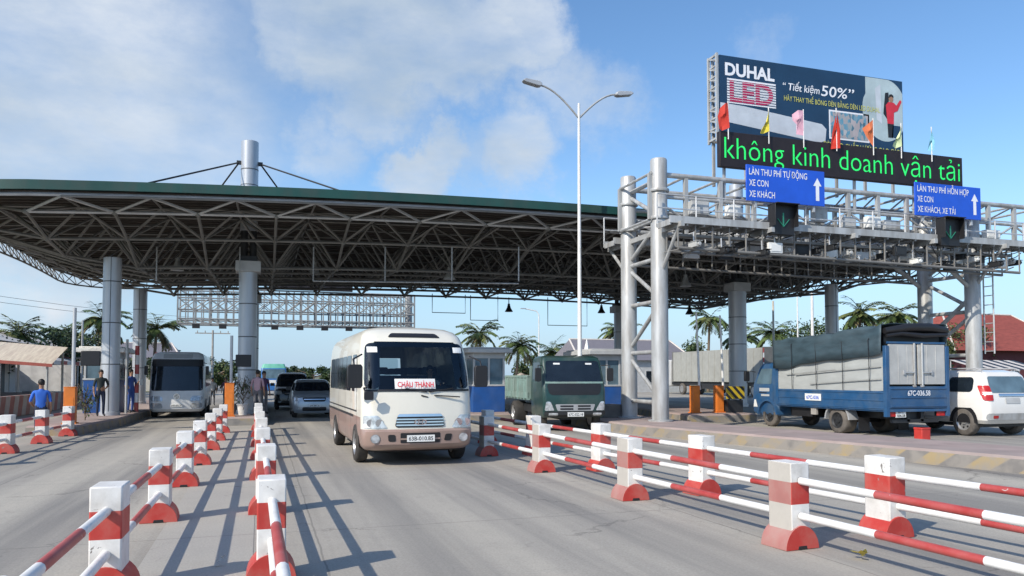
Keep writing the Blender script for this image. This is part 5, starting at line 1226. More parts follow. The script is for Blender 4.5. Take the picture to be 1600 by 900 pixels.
# ------------------------------------------------------------------ barrier gates with raised booms
def gate(label, x, y, h, boom, tilt=0.0, m=WHITEPIPE, z0=.3):
    t = thing('barrier_gate', label, 'barrier', (x, y, z0), 0, 'orange barrier gates')
    b = MB(); b.box(-.16, .16, -.14, .14, .04, h); b.prism([(-.17, h), (.17, h), (.17, h + .03), (-.17, h + .03)], -.15, .15, 'y'); b.build('cabinet', ORANGE, t, bevel=.015)
    b = MB(); b.box(-.2, .2, -.18, .18, 0, .04); b.box(-.11, .11, -.146, -.14, .15, h - .3); b.build('base', DARK if False else ORANGE, t)
    if boom:
        b = MB(); b.tube([(.19, -.05, h - .22), (.19 + tilt, -.05, boom)], [.05, .035], 8); b.build('boom', m, t)
        b = MB(); b.tube([(.14, -.05, h - .2), (.26, -.05, h - .2)], .08, 10); b.build('hub', DARK, t)
    return t
gate('orange barrier gate with raised white boom, left of the pair by the lorry', 16.28, 26.8, 1.05, 4.0, -.12)
gate('orange barrier gate with raised white boom, right of the pair by the lorry', 17.37, 26.8, 1.05, 3.9, -.12)
gate('orange barrier gate on the left island behind the striped posts', -5.62, 26.6, 1.1, None)
gate('orange barrier gate on the middle island below a black display', -1.16, 29.7, 1.18, None)
HAZ = bpy.data.materials.new('hazard_chevron')
def haz():
    HAZ.use_nodes = True; nt = HAZ.node_tree; N = nt.nodes; L = nt.links; b = N['Principled BSDF']
    tc = N.new('ShaderNodeTexCoord'); sp = N.new('ShaderNodeSeparateXYZ'); L.new(tc.outputs['Object'], sp.inputs[0])
    ab = N.new('ShaderNodeMath'); ab.operation = 'ADD'; L.new(sp.outputs['X'], ab.inputs[0]); L.new(sp.outputs['Z'], ab.inputs[1])
    pm = N.new('ShaderNodeMath'); pm.operation = 'PINGPONG'; L.new(ab.outputs[0], pm.inputs[0]); pm.inputs[1].default_value = .16
    gt_ = N.new('ShaderNodeMath'); gt_.operation = 'GREATER_THAN'; L.new(pm.outputs[0], gt_.inputs[0]); gt_.inputs[1].default_value = .08
    mx = N.new('ShaderNodeMix'); mx.data_type = 'RGBA'; L.new(gt_.outputs[0], mx.inputs[0]); mx.inputs[6].default_value = (.02, .02, .02, 1); mx.inputs[7].default_value = (.6, .42, .02, 1); L.new(mx.outputs[2], b.inputs['Base Color'])
haz()
hz = thing('hazard_board', 'yellow and black striped hazard board in front of the blue truck cab', 'sign', (17.95, 26.5, .3))
b = MB(); b.box(-.42, .42, -.02, .02, .55, 1.05); b.build('panel', HAZ, hz, bevel=.01)
b = MB(); b.box(-.3, -.24, .02, .08, 0, 1.0); b.box(.24, .3, .02, .08, 0, 1.0); b.box(-.35, .35, .0, .5, 0, .5); b.build('support', DARK, hz)
def display(label, x, y, zt, z0b, z1b, dx, w=.55, z0=.3):
    t = thing('lane_display', label, 'display', (x, y, z0), 0, 'black lane displays on poles')
    b = MB(); b.tube([(0, 0, 0), (0, 0, zt - z0)], .055, 10); b.build('pole', STEEL, t)
    b = MB(); b.box(dx - w / 2, dx + w / 2, -.08, .06, z0b - z0, z1b - z0); b.build('panel', BLACK, t, bevel=.02)
    b = MB(); b.bar((0, 0, (z0b + z1b) / 2 - z0), (dx - w / 2, 0, (z0b + z1b) / 2 - z0), .05); b.build('arm', DARK, t)
    return t
display('black lane display on a tall grey pole left of the round column', -5.66, 27.1, 3.9, 2.08, 2.55, .48)
display('black lane display on a grey pole in front of the middle mast', -1.13, 30.1, 3.25, 2.1, 2.55, .42)
def striped(label, x, y, h):
    b = MB(); n = 7
    for i in range(n): b.tube([(0, 0, h * i / n), (0, 0, h * (i + 1) / n)], .085, 10, i % 2, cap=i in (0, n - 1))
    o = b.build('striped_pole', [REDPIPE, WHITEPIPE], None, angle=60, recalc=False); o.location = (x, y, .3)
    return tag(o, label, 'pole', 'red and white height poles')
striped('red and white pole nearest the man in blue uniform', -4.92, 34.6, 2.7)
striped('red and white pole behind the first, beside the white coach', -4.9, 40.5, 2.6)
b = MB(); b.tube([(0, 0, 0), (0, 0, 2.9)], .05, 8); o = b.build('grey_pole', STEELPALE); o.location = (-5.1, 33.3, .3); tag(o, 'slim pale pole between the left round column and the blue booth', 'pole')

# ------------------------------------------------------------------ people
def person(label, loc, rz, shirt, pants, h=1.66, pose=None, hair=HAIR, hold=None):
    pose = pose or {}; k = h / 1.70
    J = dict(pelvis=(0, 0, .93), belly=(0, 0, 1.08), chest=(0, 0, 1.30), neck=(0, 0, 1.45), head0=(0, -.012, 1.53), head1=(0, -.018, 1.62), head2=(0, -.012, 1.68))
    for s, n in ((-1, 'l'), (1, 'r')):
        J.update({'hip' + n: (s * .09, 0, .88), 'knee' + n: (s * .10, -.02, .49), 'ank' + n: (s * .105, .02, .09), 'toe' + n: (s * .12, -.15, .035),
                  'sho' + n: (s * .175, 0, 1.385), 'elb' + n: (s * .235, .03, 1.10), 'wri' + n: (s * .235, -.05, .86), 'han' + n: (s * .23, -.075, .79)})
    J.update(pose)
    Rr = dict(pelvis=(.15, .105), belly=(.135, .10), chest=(.155, .11), neck=(.052, .055), head0=(.062, .07), head1=(.072, .088), head2=(.045, .05))
    for n in 'lr': Rr.update({'hip' + n: (.088, .088), 'knee' + n: (.058, .058), 'ank' + n: (.04, .045), 'toe' + n: (.04, .025), 'sho' + n: (.06, .06), 'elb' + n: (.04, .04), 'wri' + n: (.026, .028), 'han' + n: (.034, .018)})
    E = [('pelvis', 'belly', 'S'), ('belly', 'chest', 'S'), ('chest', 'neck', 'S'), ('neck', 'head0', 'K'), ('head0', 'head1', 'K'), ('head1', 'head2', 'K')]
    for n in 'lr': E += [('pelvis', 'hip' + n, 'P'), ('hip' + n, 'knee' + n, 'P'), ('knee' + n, 'ank' + n, 'P'), ('ank' + n, 'toe' + n, 'B'), ('chest', 'sho' + n, 'S'), ('sho' + n, 'elb' + n, 'S'), ('elb' + n, 'wri' + n, 'K'), ('wri' + n, 'han' + n, 'K')]
    names = list(J); idx = {n: i for i, n in enumerate(names)}
    me = bpy.data.meshes.new('person_skeleton'); me.from_pydata([Vector(J[n]) * k for n in names], [(idx[a], idx[c]) for a, c, _ in E], [])
    ob = bpy.data.objects.new('person_skeleton', me); C.objects.link(ob)
    sk = ob.modifiers.new('skin', 'SKIN'); sk.use_smooth_shade = True
    if not me.skin_vertices: me.attributes.new  # layer is created with the modifier
    lay = me.skin_vertices[0].data if me.skin_vertices else None
    if lay is None:
        bpy.context.view_layer.objects.active = ob; lay = me.skin_vertices[0].data
    for n in names: lay[idx[n]].radius = (Rr[n][0] * k, Rr[n][1] * k); lay[idx[n]].use_root = n == 'pelvis'
    ss = ob.modifiers.new('sub', 'SUBSURF'); ss.levels = 2; ss.render_levels = 2
    bpy.context.view_layer.update()
    ev = ob.evaluated_get(bpy.context.evaluated_depsgraph_get()); m2 = bpy.data.meshes.new_from_object(ev)
    bpy.data.objects.remove(ob); bpy.data.meshes.remove(me)
    t = thing('person', label, 'person', loc, rz)
    b = MB(); mats = [SKIN, shirt, pants, BLACK, PLATE]
    code = {'S': 1, 'P': 2, 'K': 0, 'B': 3}
    segs = [(Vector(J[a]) * k, Vector(J[c]) * k, code[q]) for a, c, q in E]
    vs = [v.co.copy() for v in m2.vertices]
    for p in m2.polygons:
        c = p.center; best = (9, 0)
        for a, d, q in segs:
            ab = d - a; u = lim((c - a).dot(ab) / ab.length_squared); dist = (c - a - ab * u).length
            if dist < best[0]: best = (dist, q)
        b.f.append(tuple(p.vertices)); b.m.append(best[1])
    b.v = [tuple(v) for v in vs]
    bpy.data.meshes.remove(m2)
    for n in 'lr':      # fingers and thumb, rooted in the palm
        w = Vector(J['wri' + n]) * k; hnd = Vector(J['han' + n]) * k; d = (hnd - w).normalized(); sd_ = d.cross(Vector((1 if n == 'l' else -1, 0, 0))).normalized()
        for i, ln in enumerate((.062, .075, .07, .055)):
            p0 = hnd + sd_ * (.018 * (i - 1.5)); p1 = p0 + d * ln * .55; p2 = p1 + (d * .6 + Vector(((.5 if n == 'l' else -.5), -.2, 0)) * .5) * ln * .5; b.tube([p0 - d * .01, p1, p2], [.010, .009, .006], 6)
        q0 = w + d * .03; b.tube([q0, q0 + sd_ * .03 + d * .02, q0 + sd_ * .04 + d * .055], [.012, .011, .008], 6)
    hc = Vector(J['head1']) * k
    b.ball((hc.x, hc.y - .092 * k, hc.z - .03), (.012, .02, .022), 8)
    for s in (-1, 1): b.ball((hc.x + s * .03, hc.y - .08 * k, hc.z), (.011, .008, .008), 8, 3); b.ball((hc.x + s * .074 * k, hc.y + .01, hc.z - .02), (.012, .02, .03), 8)
    b.ball((hc.x, hc.y - .078 * k, hc.z - .065), (.024, .008, .006), 8, 0)
    b.build('body', mats, t, angle=80, recalc=False)
    hb = MB(); hb.ball((hc.x, hc.y + .018, hc.z + .028), (.086 * k, .10 * k, .098 * k), 14)
    ho = hb.build('hair', hair, t)
    for v in ho.data.vertices:
        if v.co.y < hc.y - .03 and v.co.z < hc.z + .045: v.co.y = hc.y - .02
    if hold:
        p = Vector(J['hanr']) * k; q = MB(); q.box(p.x - .02, p.x + .14, p.y - .06, p.y - .05, p.z - .12, p.z + .1); q.build('paper', PLATE, t, angle=0)
    return t
BLUESHIRT = mat('bright_blue_shirt', (.03, .13, .52), .8, var=.15); NAVY = mat('navy_cloth', (.02, .03, .06), .85); PINK = mat('dusty_pink_shirt', (.42, .27, .30), .8); DKGREEN = mat('dark_jacket', (.025, .035, .035), .85)
UNI = mat('uniform_blue', (.04, .09, .30), .8); GREYC = mat('grey_cloth', (.12, .12, .13), .85); VIOLET = mat('plum_cloth', (.08, .04, .09), .85); WHITEC = mat('white_cloth', (.6, .6, .6), .8)
person('person in a bright blue shirt seen from behind at the far left', (-5.72, 23.75, 0), PI + .2, BLUESHIRT, NAVY, 1.64, {'elbr': (.26, .02, 1.12), 'wrir': (.2, -.16, .98), 'hanr': (.15, -.20, .98)})
person('person in dark jacket standing against the left round column', (-5.62, 31.2, .3), .4, DKGREEN, NAVY, 1.66, {'elbr': (.27, .06, 1.14), 'wrir': (.12, -.12, 1.02), 'hanr': (.05, -.15, 1.02)})
person('person in blue uniform with white papers beside the blue booth', (-5.02, 33.8, .3), .9, UNI, UNI, 1.7, {'elbr': (.25, -.02, 1.12), 'wrir': (.17, -.2, 1.2), 'hanr': (.13, -.27, 1.23)}, hold=True)
person('person in dusty pink shirt and dark trousers in front of the middle mast', (-.20, 30.3, .3), PI - .3, PINK, GREYC, 1.66)
person('person in dark clothes half hidden behind the one in pink', (.02, 31.0, .3), .5, VIOLET, GREYC, 1.62)
person('person in white far behind the middle mast, left one of two', (-2.9, 49.5, 0), .2, WHITEC, GREYC, 1.64)
person('person in plum far behind the middle mast, right one of two', (-2.2, 50.5, 0), -.3, VIOLET, NAVY, 1.66)
person('person in dark clothes under the shop awning at the left edge', (-12.9, 40.0, 0), 1.0, DKGREEN, NAVY, 1.65)

SIT = {'pelvis': (0, 0, .45), 'belly': (0, 0, .60), 'chest': (0, .02, .82), 'neck': (0, .02, .97), 'head0': (0, 0, 1.05), 'head1': (0, -.01, 1.14), 'head2': (0, 0, 1.20)}
for s_, n_ in ((-1, 'l'), (1, 'r')): SIT.update({'hip' + n_: (s_ * .09, -.03, .43), 'knee' + n_: (s_ * .12, -.40, .47), 'ank' + n_: (s_ * .12, -.46, .09), 'toe' + n_: (s_ * .12, -.60, .04), 'sho' + n_: (s_ * .175, .02, .905), 'elb' + n_: (s_ * .25, -.12, .70), 'wri' + n_: (s_ * .18, -.33, .80), 'han' + n_: (s_ * .16, -.38, .83)})
person('driver in pale shirt behind the windscreen of the cream minibus', (2.93 + .52, 14.85 + 1.62, .76), 0, WHITEC, NAVY, 1.66, SIT)
# ------------------------------------------------------------------ plants on the islands
LEAFA = mat('leaf_dark', (.022, .045, .016), .6, var=.35, scale=.8); LEAFB = mat('leaf_mid', (.045, .078, .024), .55, var=.3, scale=.8); LEAFC = mat('leaf_light', (.11, .135, .045), .5, var=.3, scale=.8); LEAFD = mat('leaf_dry', (.17, .14, .07), .7, var=.3)
LEAVES = [LEAFA, LEAFB, LEAFC, LEAFD]
def leafcard(b, p, d, n, L, w, mi):
    s = d.cross(n)
    if s.length < 1e-4: s = d.orthogonal()
    s = s.normalized() * w
    b.add([p, p + d * L * .5 + s, p + d * L, p + d * L * .5 - s], [(0, 1, 2, 3)], mi)
def plant(label, x, y, z0, h, seed, pot=True):
    r = random.Random(seed); t = thing('potted_plant' if pot else 'shrub', label, 'plant', (x, y, z0))
    ph = .42 if pot else .0
    if pot: b = MB(); b.lathe([(.15, 0), (.21, .36), (.23, .38), (.23, .42), (.19, .42), (.18, .36)], 16); b.build('pot', WHITE, t)
    b = MB(); st_ = MB()
    for i in range(26):
        a = r.uniform(0, 2 * PI); zb = ph + r.uniform(0, h * .5); tip = Vector((math.cos(a) * r.uniform(.15, .42), math.sin(a) * r.uniform(.15, .42), zb + r.uniform(.15, .5) * h)); base = Vector((0, 0, zb * .9))
        st_.tube([base, tip * .5 + base * .5 + Vector((0, 0, .06)), tip], .008, 4)
        for q in range(6):
            d = Vector((r.gauss(0, 1), r.gauss(0, 1), r.gauss(-.1, .7))).normalized(); leafcard(b, base.lerp(tip, r.uniform(.4, 1)), d, Vector((0, 0, 1)), r.uniform(.12, .26), .03, r.choice((0, 1, 1, 2)))
    st_.tube([(0, 0, ph * .6), (0, 0, ph + h * .6)], .02, 6); st_.build('stem', TRUNK, t); b.build('leaves', LEAVES, t, angle=0, recalc=False)
plant('green plant in a white pot at the foot of the middle mast', -.72, 30.6, .3, 1.25, 3)
plant('leafy bush beside the orange gate on the left island', -5.6, 28.6, .3, 1.5, 5, False)
plant('green shrub behind the striped wall at the left', -10.9, 30.2, 0, 1.6, 6, False)

# ------------------------------------------------------------------ striped low wall at the left, small things on the ground
SW = mat('striped_wall_grey', (.45, .40, .38), .8, var=.12, dirt=(.25, .22, .2), dirt_amt=.5); SWR = mat('striped_wall_red', (.34, .13, .11), .8, var=.2, dirt=(.3, .22, .2), dirt_amt=.5)
b = MB(); y_ = 21.0; i = 0; wl = thing('striped_wall', 'low roadside wall with slanted red and grey stripes at the far left', 'wall', (-10.3, 0, 0))
while y_ < 62:
    b.add([(0, y_, 0), (0, y_ + .62, 0), (0, y_ + .92, .9), (0, y_ + .3, .9), (-.22, y_, 0), (-.22, y_ + .62, 0), (-.22, y_ + .92, .9), (-.22, y_ + .3, .9)], [(0, 1, 2, 3), (5, 4, 7, 6), (3, 2, 6, 7), (0, 4, 5, 1)], i % 2); y_ += .62; i += 1
b.build('masonry', [SW, SWR], wl, angle=0)
rb = MB(); rb.box(-.15, .15, -.14, .14, 0, .36); rb.box(-.16, .16, -.15, .15, .30, .36)
o = rb.build('plastic_crate', mat('red_plastic', (.5, .04, .03), .5, var=.15), bevel=.02); o.location = (17.1, 16.55, 0); tag(o, 'small red plastic crate on the ground behind the blue truck', 'crate')
def leaf_litter(label, x, y, m, s):
    b = MB(); r = random.Random(int(x * 100)); 
    for k_ in range(5): leafcard(b, Vector((r.uniform(-.03, .03) * s, r.uniform(-.03, .03) * s, .008 + .012 * k_)), Vector((r.gauss(0, 1), r.gauss(0, 1), .35)).normalized(), Vector((0, 0, 1)), .10 * s, .03 * s, 0)
    o = b.build('fallen_leaf', m, angle=0, recalc=False); o.location = (x, y, 0); tag(o, label, 'leaf')
def G(px, py): Zd = CAMZ * 1200 / (py - 588); return W(px, Zd)
leaf_litter('yellow leaf scrap on the pavement between the two right-hand rows', *G(1338, 868), mat('yellow_leaf', (.55, .45, .10), .7), 1.2)
leaf_litter('white paper scrap on the middle strip', *G(347, 880), PLATE, .7)
leaf_litter('white scrap at the foot of the nearest dusty post', *G(1216, 852), PLATE, .9)

# ------------------------------------------------------------------ trees
PALMLEAF = [mat('palm_leaf_dark', (.045, .075, .025), .5, var=.3, scale=.8), mat('palm_leaf_green', (.085, .125, .04), .5, var=.3, scale=.8), mat('palm_leaf_yellow', (.16, .18, .06), .5, var=.3, scale=.8), LEAFD]
def palm(label, x, y, h, seed, spread=2.4, group='coconut palms'):
    r = random.Random(seed); t = thing('palm_tree', label, 'palm', (x, y, 0), r.uniform(0, 6), group)
    lx_, ly_ = r.uniform(-.5, .5), r.uniform(-.5, .5); b = MB(); pts = [(lx_ * u * u, ly_ * u * u, h * u) for u in [i / 7 for i in range(8)]]
    b.tube(pts, [.20 - .09 * i / 7 for i in range(8)], 9); b.build('trunk', TRUNK, t)
    top = Vector(pts[-1]); f = MB()
    for i in range(28):
        a = i * 2.4 + r.uniform(-.3, .3); el = r.uniform(-.4, 1.35); L = spread * r.uniform(.8, 1.15); dr = r.uniform(.7, 1.3); P_ = []
        hd = Vector((math.cos(a), math.sin(a), 0))
        mi0 = r.choice((0, 1, 1, 2, 2)) if el > -.1 else r.choice((1, 3, 3))
        for q in range(9):
            u = q / 8; ang = el - dr * u * 1.2; P_.append(P_[-1] + (hd * math.cos(ang) + Vector((0, 0, math.sin(ang)))) * L / 8 if P_ else top)
        f.tube(P_, [.035 - .003 * q for q in range(9)], 4, mi0)
        sd_ = hd.cross(Vector((0, 0, 1)))
        for q in range(1, 9):
            for e in (0, .5):
                p = P_[q - 1].lerp(P_[q], e); d0 = (P_[q] - P_[q - 1]).normalized(); ll = spread * .32 * (1 - .65 * abs((q + e) / 8.5 - .4))
                for s in (-1, 1):
                    d = (sd_ * s + d0 * .75 + Vector((0, 0, -.30 - r.uniform(0, .4)))).normalized(); leafcard(f, p, d, Vector((0, 0, 1)), ll * r.uniform(.85, 1.2), .10, mi0 if r.random() < .8 else r.choice((0, 1, 2)))
    f.build('crown', PALMLEAF, t, angle=0, recalc=False)
    return t
def broad(label, x, y, h, w, seed, tint=(0, 0, 1, 1), group='leafy trees', n=5200, ls=.30):
    r = random.Random(seed); t = thing('leafy_tree', label, 'tree', (x, y, 0), 0, group)
    b = MB(); b.tube([(0, 0, 0), (.1, .05, h * .3), (.0, .1, h * .62)], [.24, .18, .08], 9); cl = []
    for i in range(17):
        a = i * 2.4; u = r.uniform(.35, .92); rad = w * .5 * math.sin(PI * min(1, .25 + .72 * (1 - u) + .12)) * r.uniform(.45, 1); q_ = r.uniform(.20, .32) * min(w, h * .8); c = Vector((math.cos(a) * rad, math.sin(a) * rad, max(h * .3, h * u - q_ * .45))); cl.append((c, q_, r.choice(tint)))
        b.tube([(.05, .05, h * (.25 + .25 * u)), c * .6 + Vector((0, 0, h * .2)), c], [.07, .045, .02], 5)
    b.build('trunk', TRUNK, t); f = MB()
    for i in range(n):
        c, rr, mi = r.choice(cl); rr *= .9; d = Vector((r.gauss(0, 1), r.gauss(0, 1), r.gauss(0, 1))).normalized(); p = c + d * rr * r.uniform(.15, 1.1) * Vector((1, 1, .8)).length / 1.6
        leafcard(f, p, Vector((r.gauss(0, 1), r.gauss(0, 1), r.gauss(-.3, .7))).normalized(), Vector((r.gauss(0, 1), r.gauss(0, 1), 1)), ls * r.uniform(.6, 1.3), ls * .36, mi if r.random() < .75 else r.choice((0, 1, 2)))
    f.build('crown', LEAVES, t, angle=0, recalc=False); return t
def pz_(px, Zd, py): x, y = W(px, Zd); return x, y, CAMZ + (588 - py) * Zd / 1200
PAL = [(28, 58, 512, 'palm at the far left above the shop awning'), (150, 66, 492, 'palm directly left of the left round column'), (96, 76, 514, 'ragged palm between the far-left palm and the display pole'), (240, 70, 508, 'palm right of the far round column'),
       (752, 78, 516, 'broad yellowish palm right of the minibus roof'), (806, 84, 534, 'palm behind the green truck bed'), (862, 100, 545, 'low palm left of the lamp post'), (884, 108, 548, 'small palm just behind the lamp post'),
       (962, 92, 512, 'small palm above the grey roof beside the gantry legs'), (1106, 88, 492, 'palm between the two white booms'), (1205, 78, 514, 'palm left of the blue truck tarpaulin'), (1340, 66, 482, 'tall palm above the blue truck tarpaulin'),
       (1412, 70, 486, 'palm left of the right gantry legs'), (1160, 90, 520, 'palm behind the grey mast on the right')]
for i, (px, Zd, py, lab) in enumerate(PAL):
    x, y, z = pz_(px, Zd, py); palm(lab, x, y, z - .4, 40 + i, 2.3 + (Zd - 60) * .012)
BRO = [(-20, 54, 512, 11, (0, 0, 1), 'dark tree at the left edge behind the awning'), (78, 62, 506, 11, (0, 0, 0, 1), 'dark bushy tree left of the display pole'), (122, 70, 510, 10, (0, 0, 1), 'dark tree behind the display pole'), (195, 80, 556, 6, (0, 1), 'low tree between the two round columns'),
       (288, 105, 541, 9, (0, 1), 'dark tree above the white coach'), (338, 96, 556, 9, (1, 2), 'light green tree right of the white coach'), (258, 88, 556, 6, (0, 1, 1), 'tree left of the white coach roof'), (445, 210, 574, 36, (0, 1), 'far low tree down the road, left one'), (490, 190, 571, 34, (0, 1), 'far low tree down the road behind the silver car'),
       (530, 160, 566, 18, (0, 1), 'far tree hidden partly by the minibus'), (735, 110, 552, 10, (0, 1), 'tree behind the blue booth'), (905, 120, 556, 12, (1, 2), 'pale tree right of the lamp post'), (830, 115, 552, 10, (0, 1), 'tree behind the green truck'), (1070, 98, 526, 8, (1, 2), 'light tree beside the front gantry leg'),
       (1255, 72, 490, 8, (1, 2), 'pale loose tree behind the tarpaulin'), (1300, 84, 508, 9, (0, 1), 'dark tree behind the slim right column'), (1450, 80, 512, 9, (1, 2), 'bushy tree left of the red roof'), (1500, 84, 502, 9, (1, 2, 2), 'yellow-green tree behind the right gantry leg'), (1390, 82, 514, 8, (1, 1, 2), 'green tree above the grey rear doors')]
for i, (px, Zd, py, w, tint, lab) in enumerate(BRO):
    x, y, z = pz_(px, Zd, py); broad(lab, x, y, z, w * .62, 90 + i, tint, ls=.24 * max(1, Zd / 75))

# ------------------------------------------------------------------ buildings
PLASTER = mat('pale_plaster', (.55, .53, .48), .85, var=.08, dirt=(.35, .32, .28), dirt_amt=.4); TILE = mat('red_tiles', (.27, .065, .048), .75, var=.2, scale=1.5, stretch=(1, 1, 6)); GREYTILE = mat('grey_roof_sheet', (.18, .17, .19), .7, var=.12, stretch=(6, 1, 1)); MAROON = mat('maroon_wall', (.11, .03, .035), .8, var=.1)
AWN = mat('awning_white', (.6, .55, .5), .8, var=.1); AWNR = mat('awning_red', (.36, .10, .08), .8, var=.15)
def house(name, label, x, y, w, d, he, hr, wall, roof, rz=0, over=.6, ridge=.5, nwin=4):
    t = thing(name, label, 'house', (x, y, 0), rz)
    b = MB(); b.box(-w / 2, w / 2, 0, d, 0, he); b.build('wall', wall, t, angle=0)
    b = MB(); W2, D0, D1 = w / 2 + over, -over, d + over; q = W2 * (1 - ridge)
    vs = [(-W2, D0, he - .1), (W2, D0, he - .1), (W2, D1, he - .1), (-W2, D1, he - .1), (-W2 + q, d / 2, hr), (W2 - q, d / 2, hr)]
    b.add(vs, [(0, 1, 5, 4), (1, 2, 5), (2, 3, 4, 5), (3, 0, 4), (3, 2, 1, 0)]); b.build('roof', roof, t, angle=0)
    b = MB(); b.tube([vs[4], vs[5]], .12, 6); 
    for a, c in ((0, 4), (1, 5)): b.tube([vs[a], vs[c]], .10, 6)
    b.build('ridge', AWN, t)
    for i in range(nwin):
        wx = -w / 2 + w * (i + .5) / nwin; f = MB(); f.box(wx - .6, wx + .6, -.05, .02, 1.0, min(he - .5, 2.4)); wn = f.build('window', BOOTHGREY, t, angle=0)
        f = MB(); f.box(wx - .52, wx + .52, -.06, -.05, 1.08, min(he - .58, 2.32)); f.build('pane', GLASS, wn, angle=0)
    return t
x, y, _ = pz_(1585, 84, 588); house('red_roofed_house', 'house with a big red tiled roof behind the white car', x, y, 17, 9, 4.6, 8.9, MAROON, TILE, 0, .9, .55, 5)
x, y, _ = pz_(995, 84, 588); house('grey_roofed_house', 'long grey-roofed building behind the gantry legs', x, y, 13, 8, 3.6, 5.9, BOOTHGREY, GREYTILE, 0, .5, .9, 4)
x, y, _ = pz_(917, 80, 588); t = thing('small_shrine', 'small white pointed tower beside the grey roof', 'tower', (x, y, 0)); b = MB(); b.box(-.5, .5, -.5, .5, 0, 3.6); b.lathe([(.8, 3.6), (.75, 3.7), (.3, 4.6), (.05, 5.6)], 4); b.build('wall', WHITE, t, angle=0); b = MB(); b.box(-.25, .25, -.53, -.5, 2.0, 3.2); b.build('window', DARK, t)
x, y, _ = pz_(1585, 52, 588); t = thing('market_canopy', 'low striped awning below the red roof', 'awning', (x, y, 0)); b = MB()
for i in range(12): b.add([(-3 + .5 * i, 0, 2.2), (-2.5 + .5 * i, 0, 2.2), (-2.5 + .5 * i, 2.5, 2.9), (-3 + .5 * i, 2.5, 2.9)], [(0, 1, 2, 3)], i % 2)
b.build('cover', [AWN, SIGNBLUE if False else DARK], t, angle=0, recalc=False); b = MB()
for xx in (-2.9, 0, 2.9): b.tube([(xx, .05, 0), (xx, .05, 2.2)], .04, 6); b.tube([(xx, 2.45, 0), (xx, 2.45, 2.85)], .04, 6)
b.build('posts', STEEL, t)
# left shops with a long awning
t = thing('roadside_shop', 'row of roadside shops with a long red and white awning at the left', 'shop', (-14.2, 0, 0)); b = MB(); b.box(-9, -2.2, 44, 82, 0, 3.9); b.build('wall', PLASTER, t, angle=0)
b = MB()
for i in range(40):
    y_ = 42 + i; m_i = 0 if i % 4 < 2 else 1; b.add([(0, y_, 2.9), (0, y_ + 1, 2.9), (-3.2, y_ + 1, 3.9), (-3.2, y_, 3.9)], [(0, 1, 2, 3)], 0); b.add([(0, y_, 2.9), (0, y_ + 1, 2.9), (0, y_ + 1, 2.6), (0, y_, 2.6)], [(0, 1, 2, 3)], m_i)
    b.add([(-.8, y_, 3.16), (-.8, y_ + 1, 3.16), (-1.5, y_ + 1, 3.385), (-1.5, y_, 3.385)], [(0, 1, 2, 3)], 1)
b.build('awning', [AWN, AWNR], t, angle=0, recalc=False)
b = MB()
for i in range(11): b.tube([(-.1, 42.2 + 3.95 * i, 0), (-.1, 42.2 + 3.95 * i, 2.85)], .07, 8)
b.build('posts', STEELPALE, t); b = MB()
for i in range(12): b.box(-2.2, -2.16, 44.5 + 3.1 * i, 46.6 + 3.1 * i, .1, 2.6, i % 2)
b.build('shutters', [DARK, BOOTHGREY], t, angle=0)
b = MB(); b.add([(-9.3, 43.5, 3.9), (-2.0, 43.5, 4.1), (-2.0, 82.5, 4.1), (-9.3, 82.5, 3.9)], [(0, 1, 2, 3)]); b.add([(-9.3, 43.5, 3.9), (-5.5, 43.5, 5.3), (-5.5, 82.5, 5.3), (-9.3, 82.5, 3.9)], [(0, 1, 2, 3)]); b.add([(-2.0, 43.5, 4.1), (-5.5, 43.5, 5.3), (-5.5, 82.5, 5.3), (-2.0, 82.5, 4.1)], [(0, 1, 2, 3)]); b.build('roof', AWN, t, angle=0, recalc=False)
for i, (px, lab) in enumerate(((48, 'white sheet hung under the awning, left one'), (72, 'white sheet hung under the awning, middle one'), (96, 'white sheet hung under the awning, right one'))):
    x, y = W(px, 44); b = MB(); vs = []
    for k_ in range(7): vs += [(-.75 + .25 * k_, .04 * math.sin(k_ * 1.3), .9), (-.75 + .25 * k_, .03 * math.cos(k_), 2.4)]
    b.add(vs, [(2 * k_, 2 * k_ + 2, 2 * k_ + 3, 2 * k_ + 1) for k_ in range(6)]); o = b.build('hung_sheet', WHITEC, recalc=False); o.location = (x, y, 0); tag(o, lab, 'sheet', 'white sheets hung at the shop')
x, y, _ = pz_(212, 90, 588); house('white_house', 'pale low house seen between the two round columns', x, y, 9, 7, 4.0, 5.8, PLASTER, GREYTILE, 0, .5, .7, 3)
t = thing('market_stall', 'open stall with cream roof and red eaves behind the blue-shirted man', 'stall', (-12.6, 44.5, 0)); b = MB()
b.add([(-2.6, 0, 2.75), (2.3, 0, 2.35), (2.3, 3.4, 3.35), (-2.6, 3.4, 3.75)], [(0, 1, 2, 3)]); b.build('roof', mat('cream_roof_sheet', (.66, .58, .46), .7, var=.12, stretch=(5, .5, 1), dirt=(.4, .3, .25), dirt_amt=.5), t, angle=0, recalc=False)
b = MB(); b.bar((-2.65, -.03, 2.70), (2.35, -.03, 2.30), .05, .16); b.build('eave', AWNR, t); b = MB()
for xx in (-2.4, 0, 2.1): b.tube([(xx, .1, 0), (xx, .1, 2.5 - .08 * xx)], .06, 8); b.tube([(xx, 3.2, 0), (xx, 3.2, 3.4 - .08 * xx)], .06, 8)
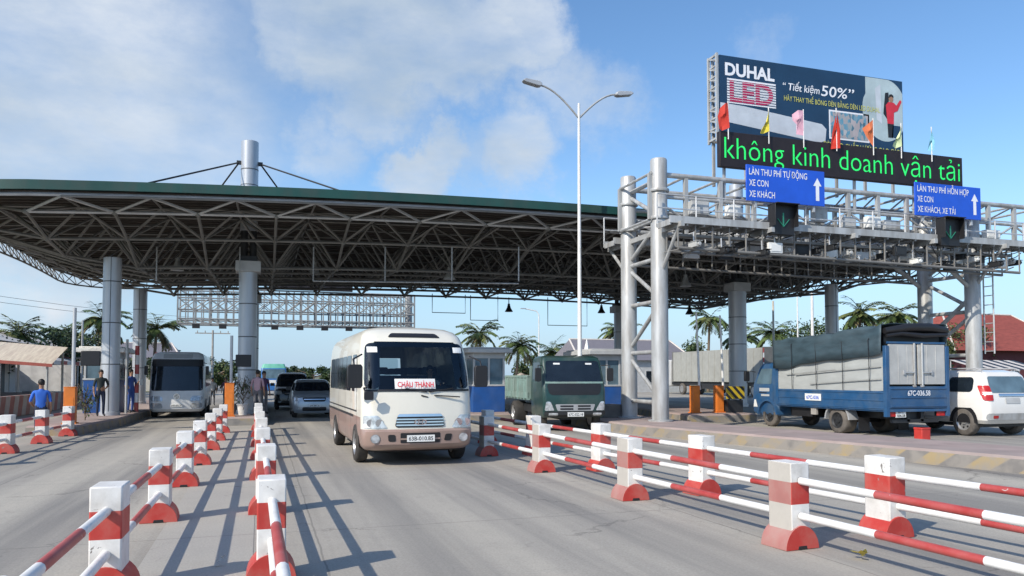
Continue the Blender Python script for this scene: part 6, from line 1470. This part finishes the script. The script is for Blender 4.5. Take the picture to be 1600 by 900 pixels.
b.build('posts', STEELPALE, t); b = MB(); b.box(-2.2, 1.9, 2.6, 3.0, 0, .9); b.build('counter', GREYC, t, bevel=.02)
# ------------------------------------------------------------------ poles and wires
def upole(label, px, Zd, py, cross=True, r=.09, m=CONC):
    x, y, z = pz_(px, Zd, py); t = thing('utility_pole' if cross else 'flag_pole', label, 'pole', (x, y, 0)); b = MB(); b.tube([(0, 0, 0), (0, 0, z)], [r * 1.3, r], 8); b.build('pole', m, t)
    if cross:
        b = MB(); b.bar((-1.6, 0, z - .3), (1.6, 0, z - .3), .1)
        for q in (-1.4, -.7, .7, 1.4): b.tube([(q, 0, z - .25), (q, 0, z - .05)], .05, 6)
        b.build('cross_arm', CONC, t)
    return t
upole('utility pole with cross arm right of the white coach', 332, 75, 516)
upole('concrete pole by the palm left of the round column', 128, 58, 500, False, .07, STEELPALE)
upole('pale flag pole left of the blue truck tarpaulin', 1209, 56, 470, False, .07, mat('cream_pole', (.6, .55, .45), .6))
upole('white flag pole above the middle of the tarpaulin', 1270, 58, 456, False, .10, WHITEPIPE)
upole('thin white pole left of the white flag pole', 1247, 60, 462, False, .05, WHITEPIPE)
x, y, z = pz_(842, 88, 486); t = thing('far_street_lamp', 'small far street lamp left of the tall lamp post', 'street lamp', (x, y, 0)); b = MB(); b.tube([(0, 0, 0), (0, 0, z - .4), (-.3, 0, z), (-1.7, 0, z + .25)], .07, 8); b.build('pole', WHITEPIPE, t); b = MB(); b.box(-2.2, -1.6, -.12, .12, z + .2, z + .3); b.build('lamp_head', STEEL, t)
wz = MB()
for k_, dz in enumerate((0, .35)):
    pts = [(-26, 20, 9.0 + dz), (-20, 45, 7.4 + dz), (-14, 62, 6.6 + dz)] ; fine = []
    for i in range(13):
        u = i / 12; fine.append((-28 + 23.5 * u, 20 + 54 * u, 8.2 + dz - 1.6 * u - 1.3 * math.sin(PI * u)))
    wz.tube(fine, .011, 4)
tag(wz.build('power_line', DARK), 'two thin power lines crossing the sky at the far left', 'wire')
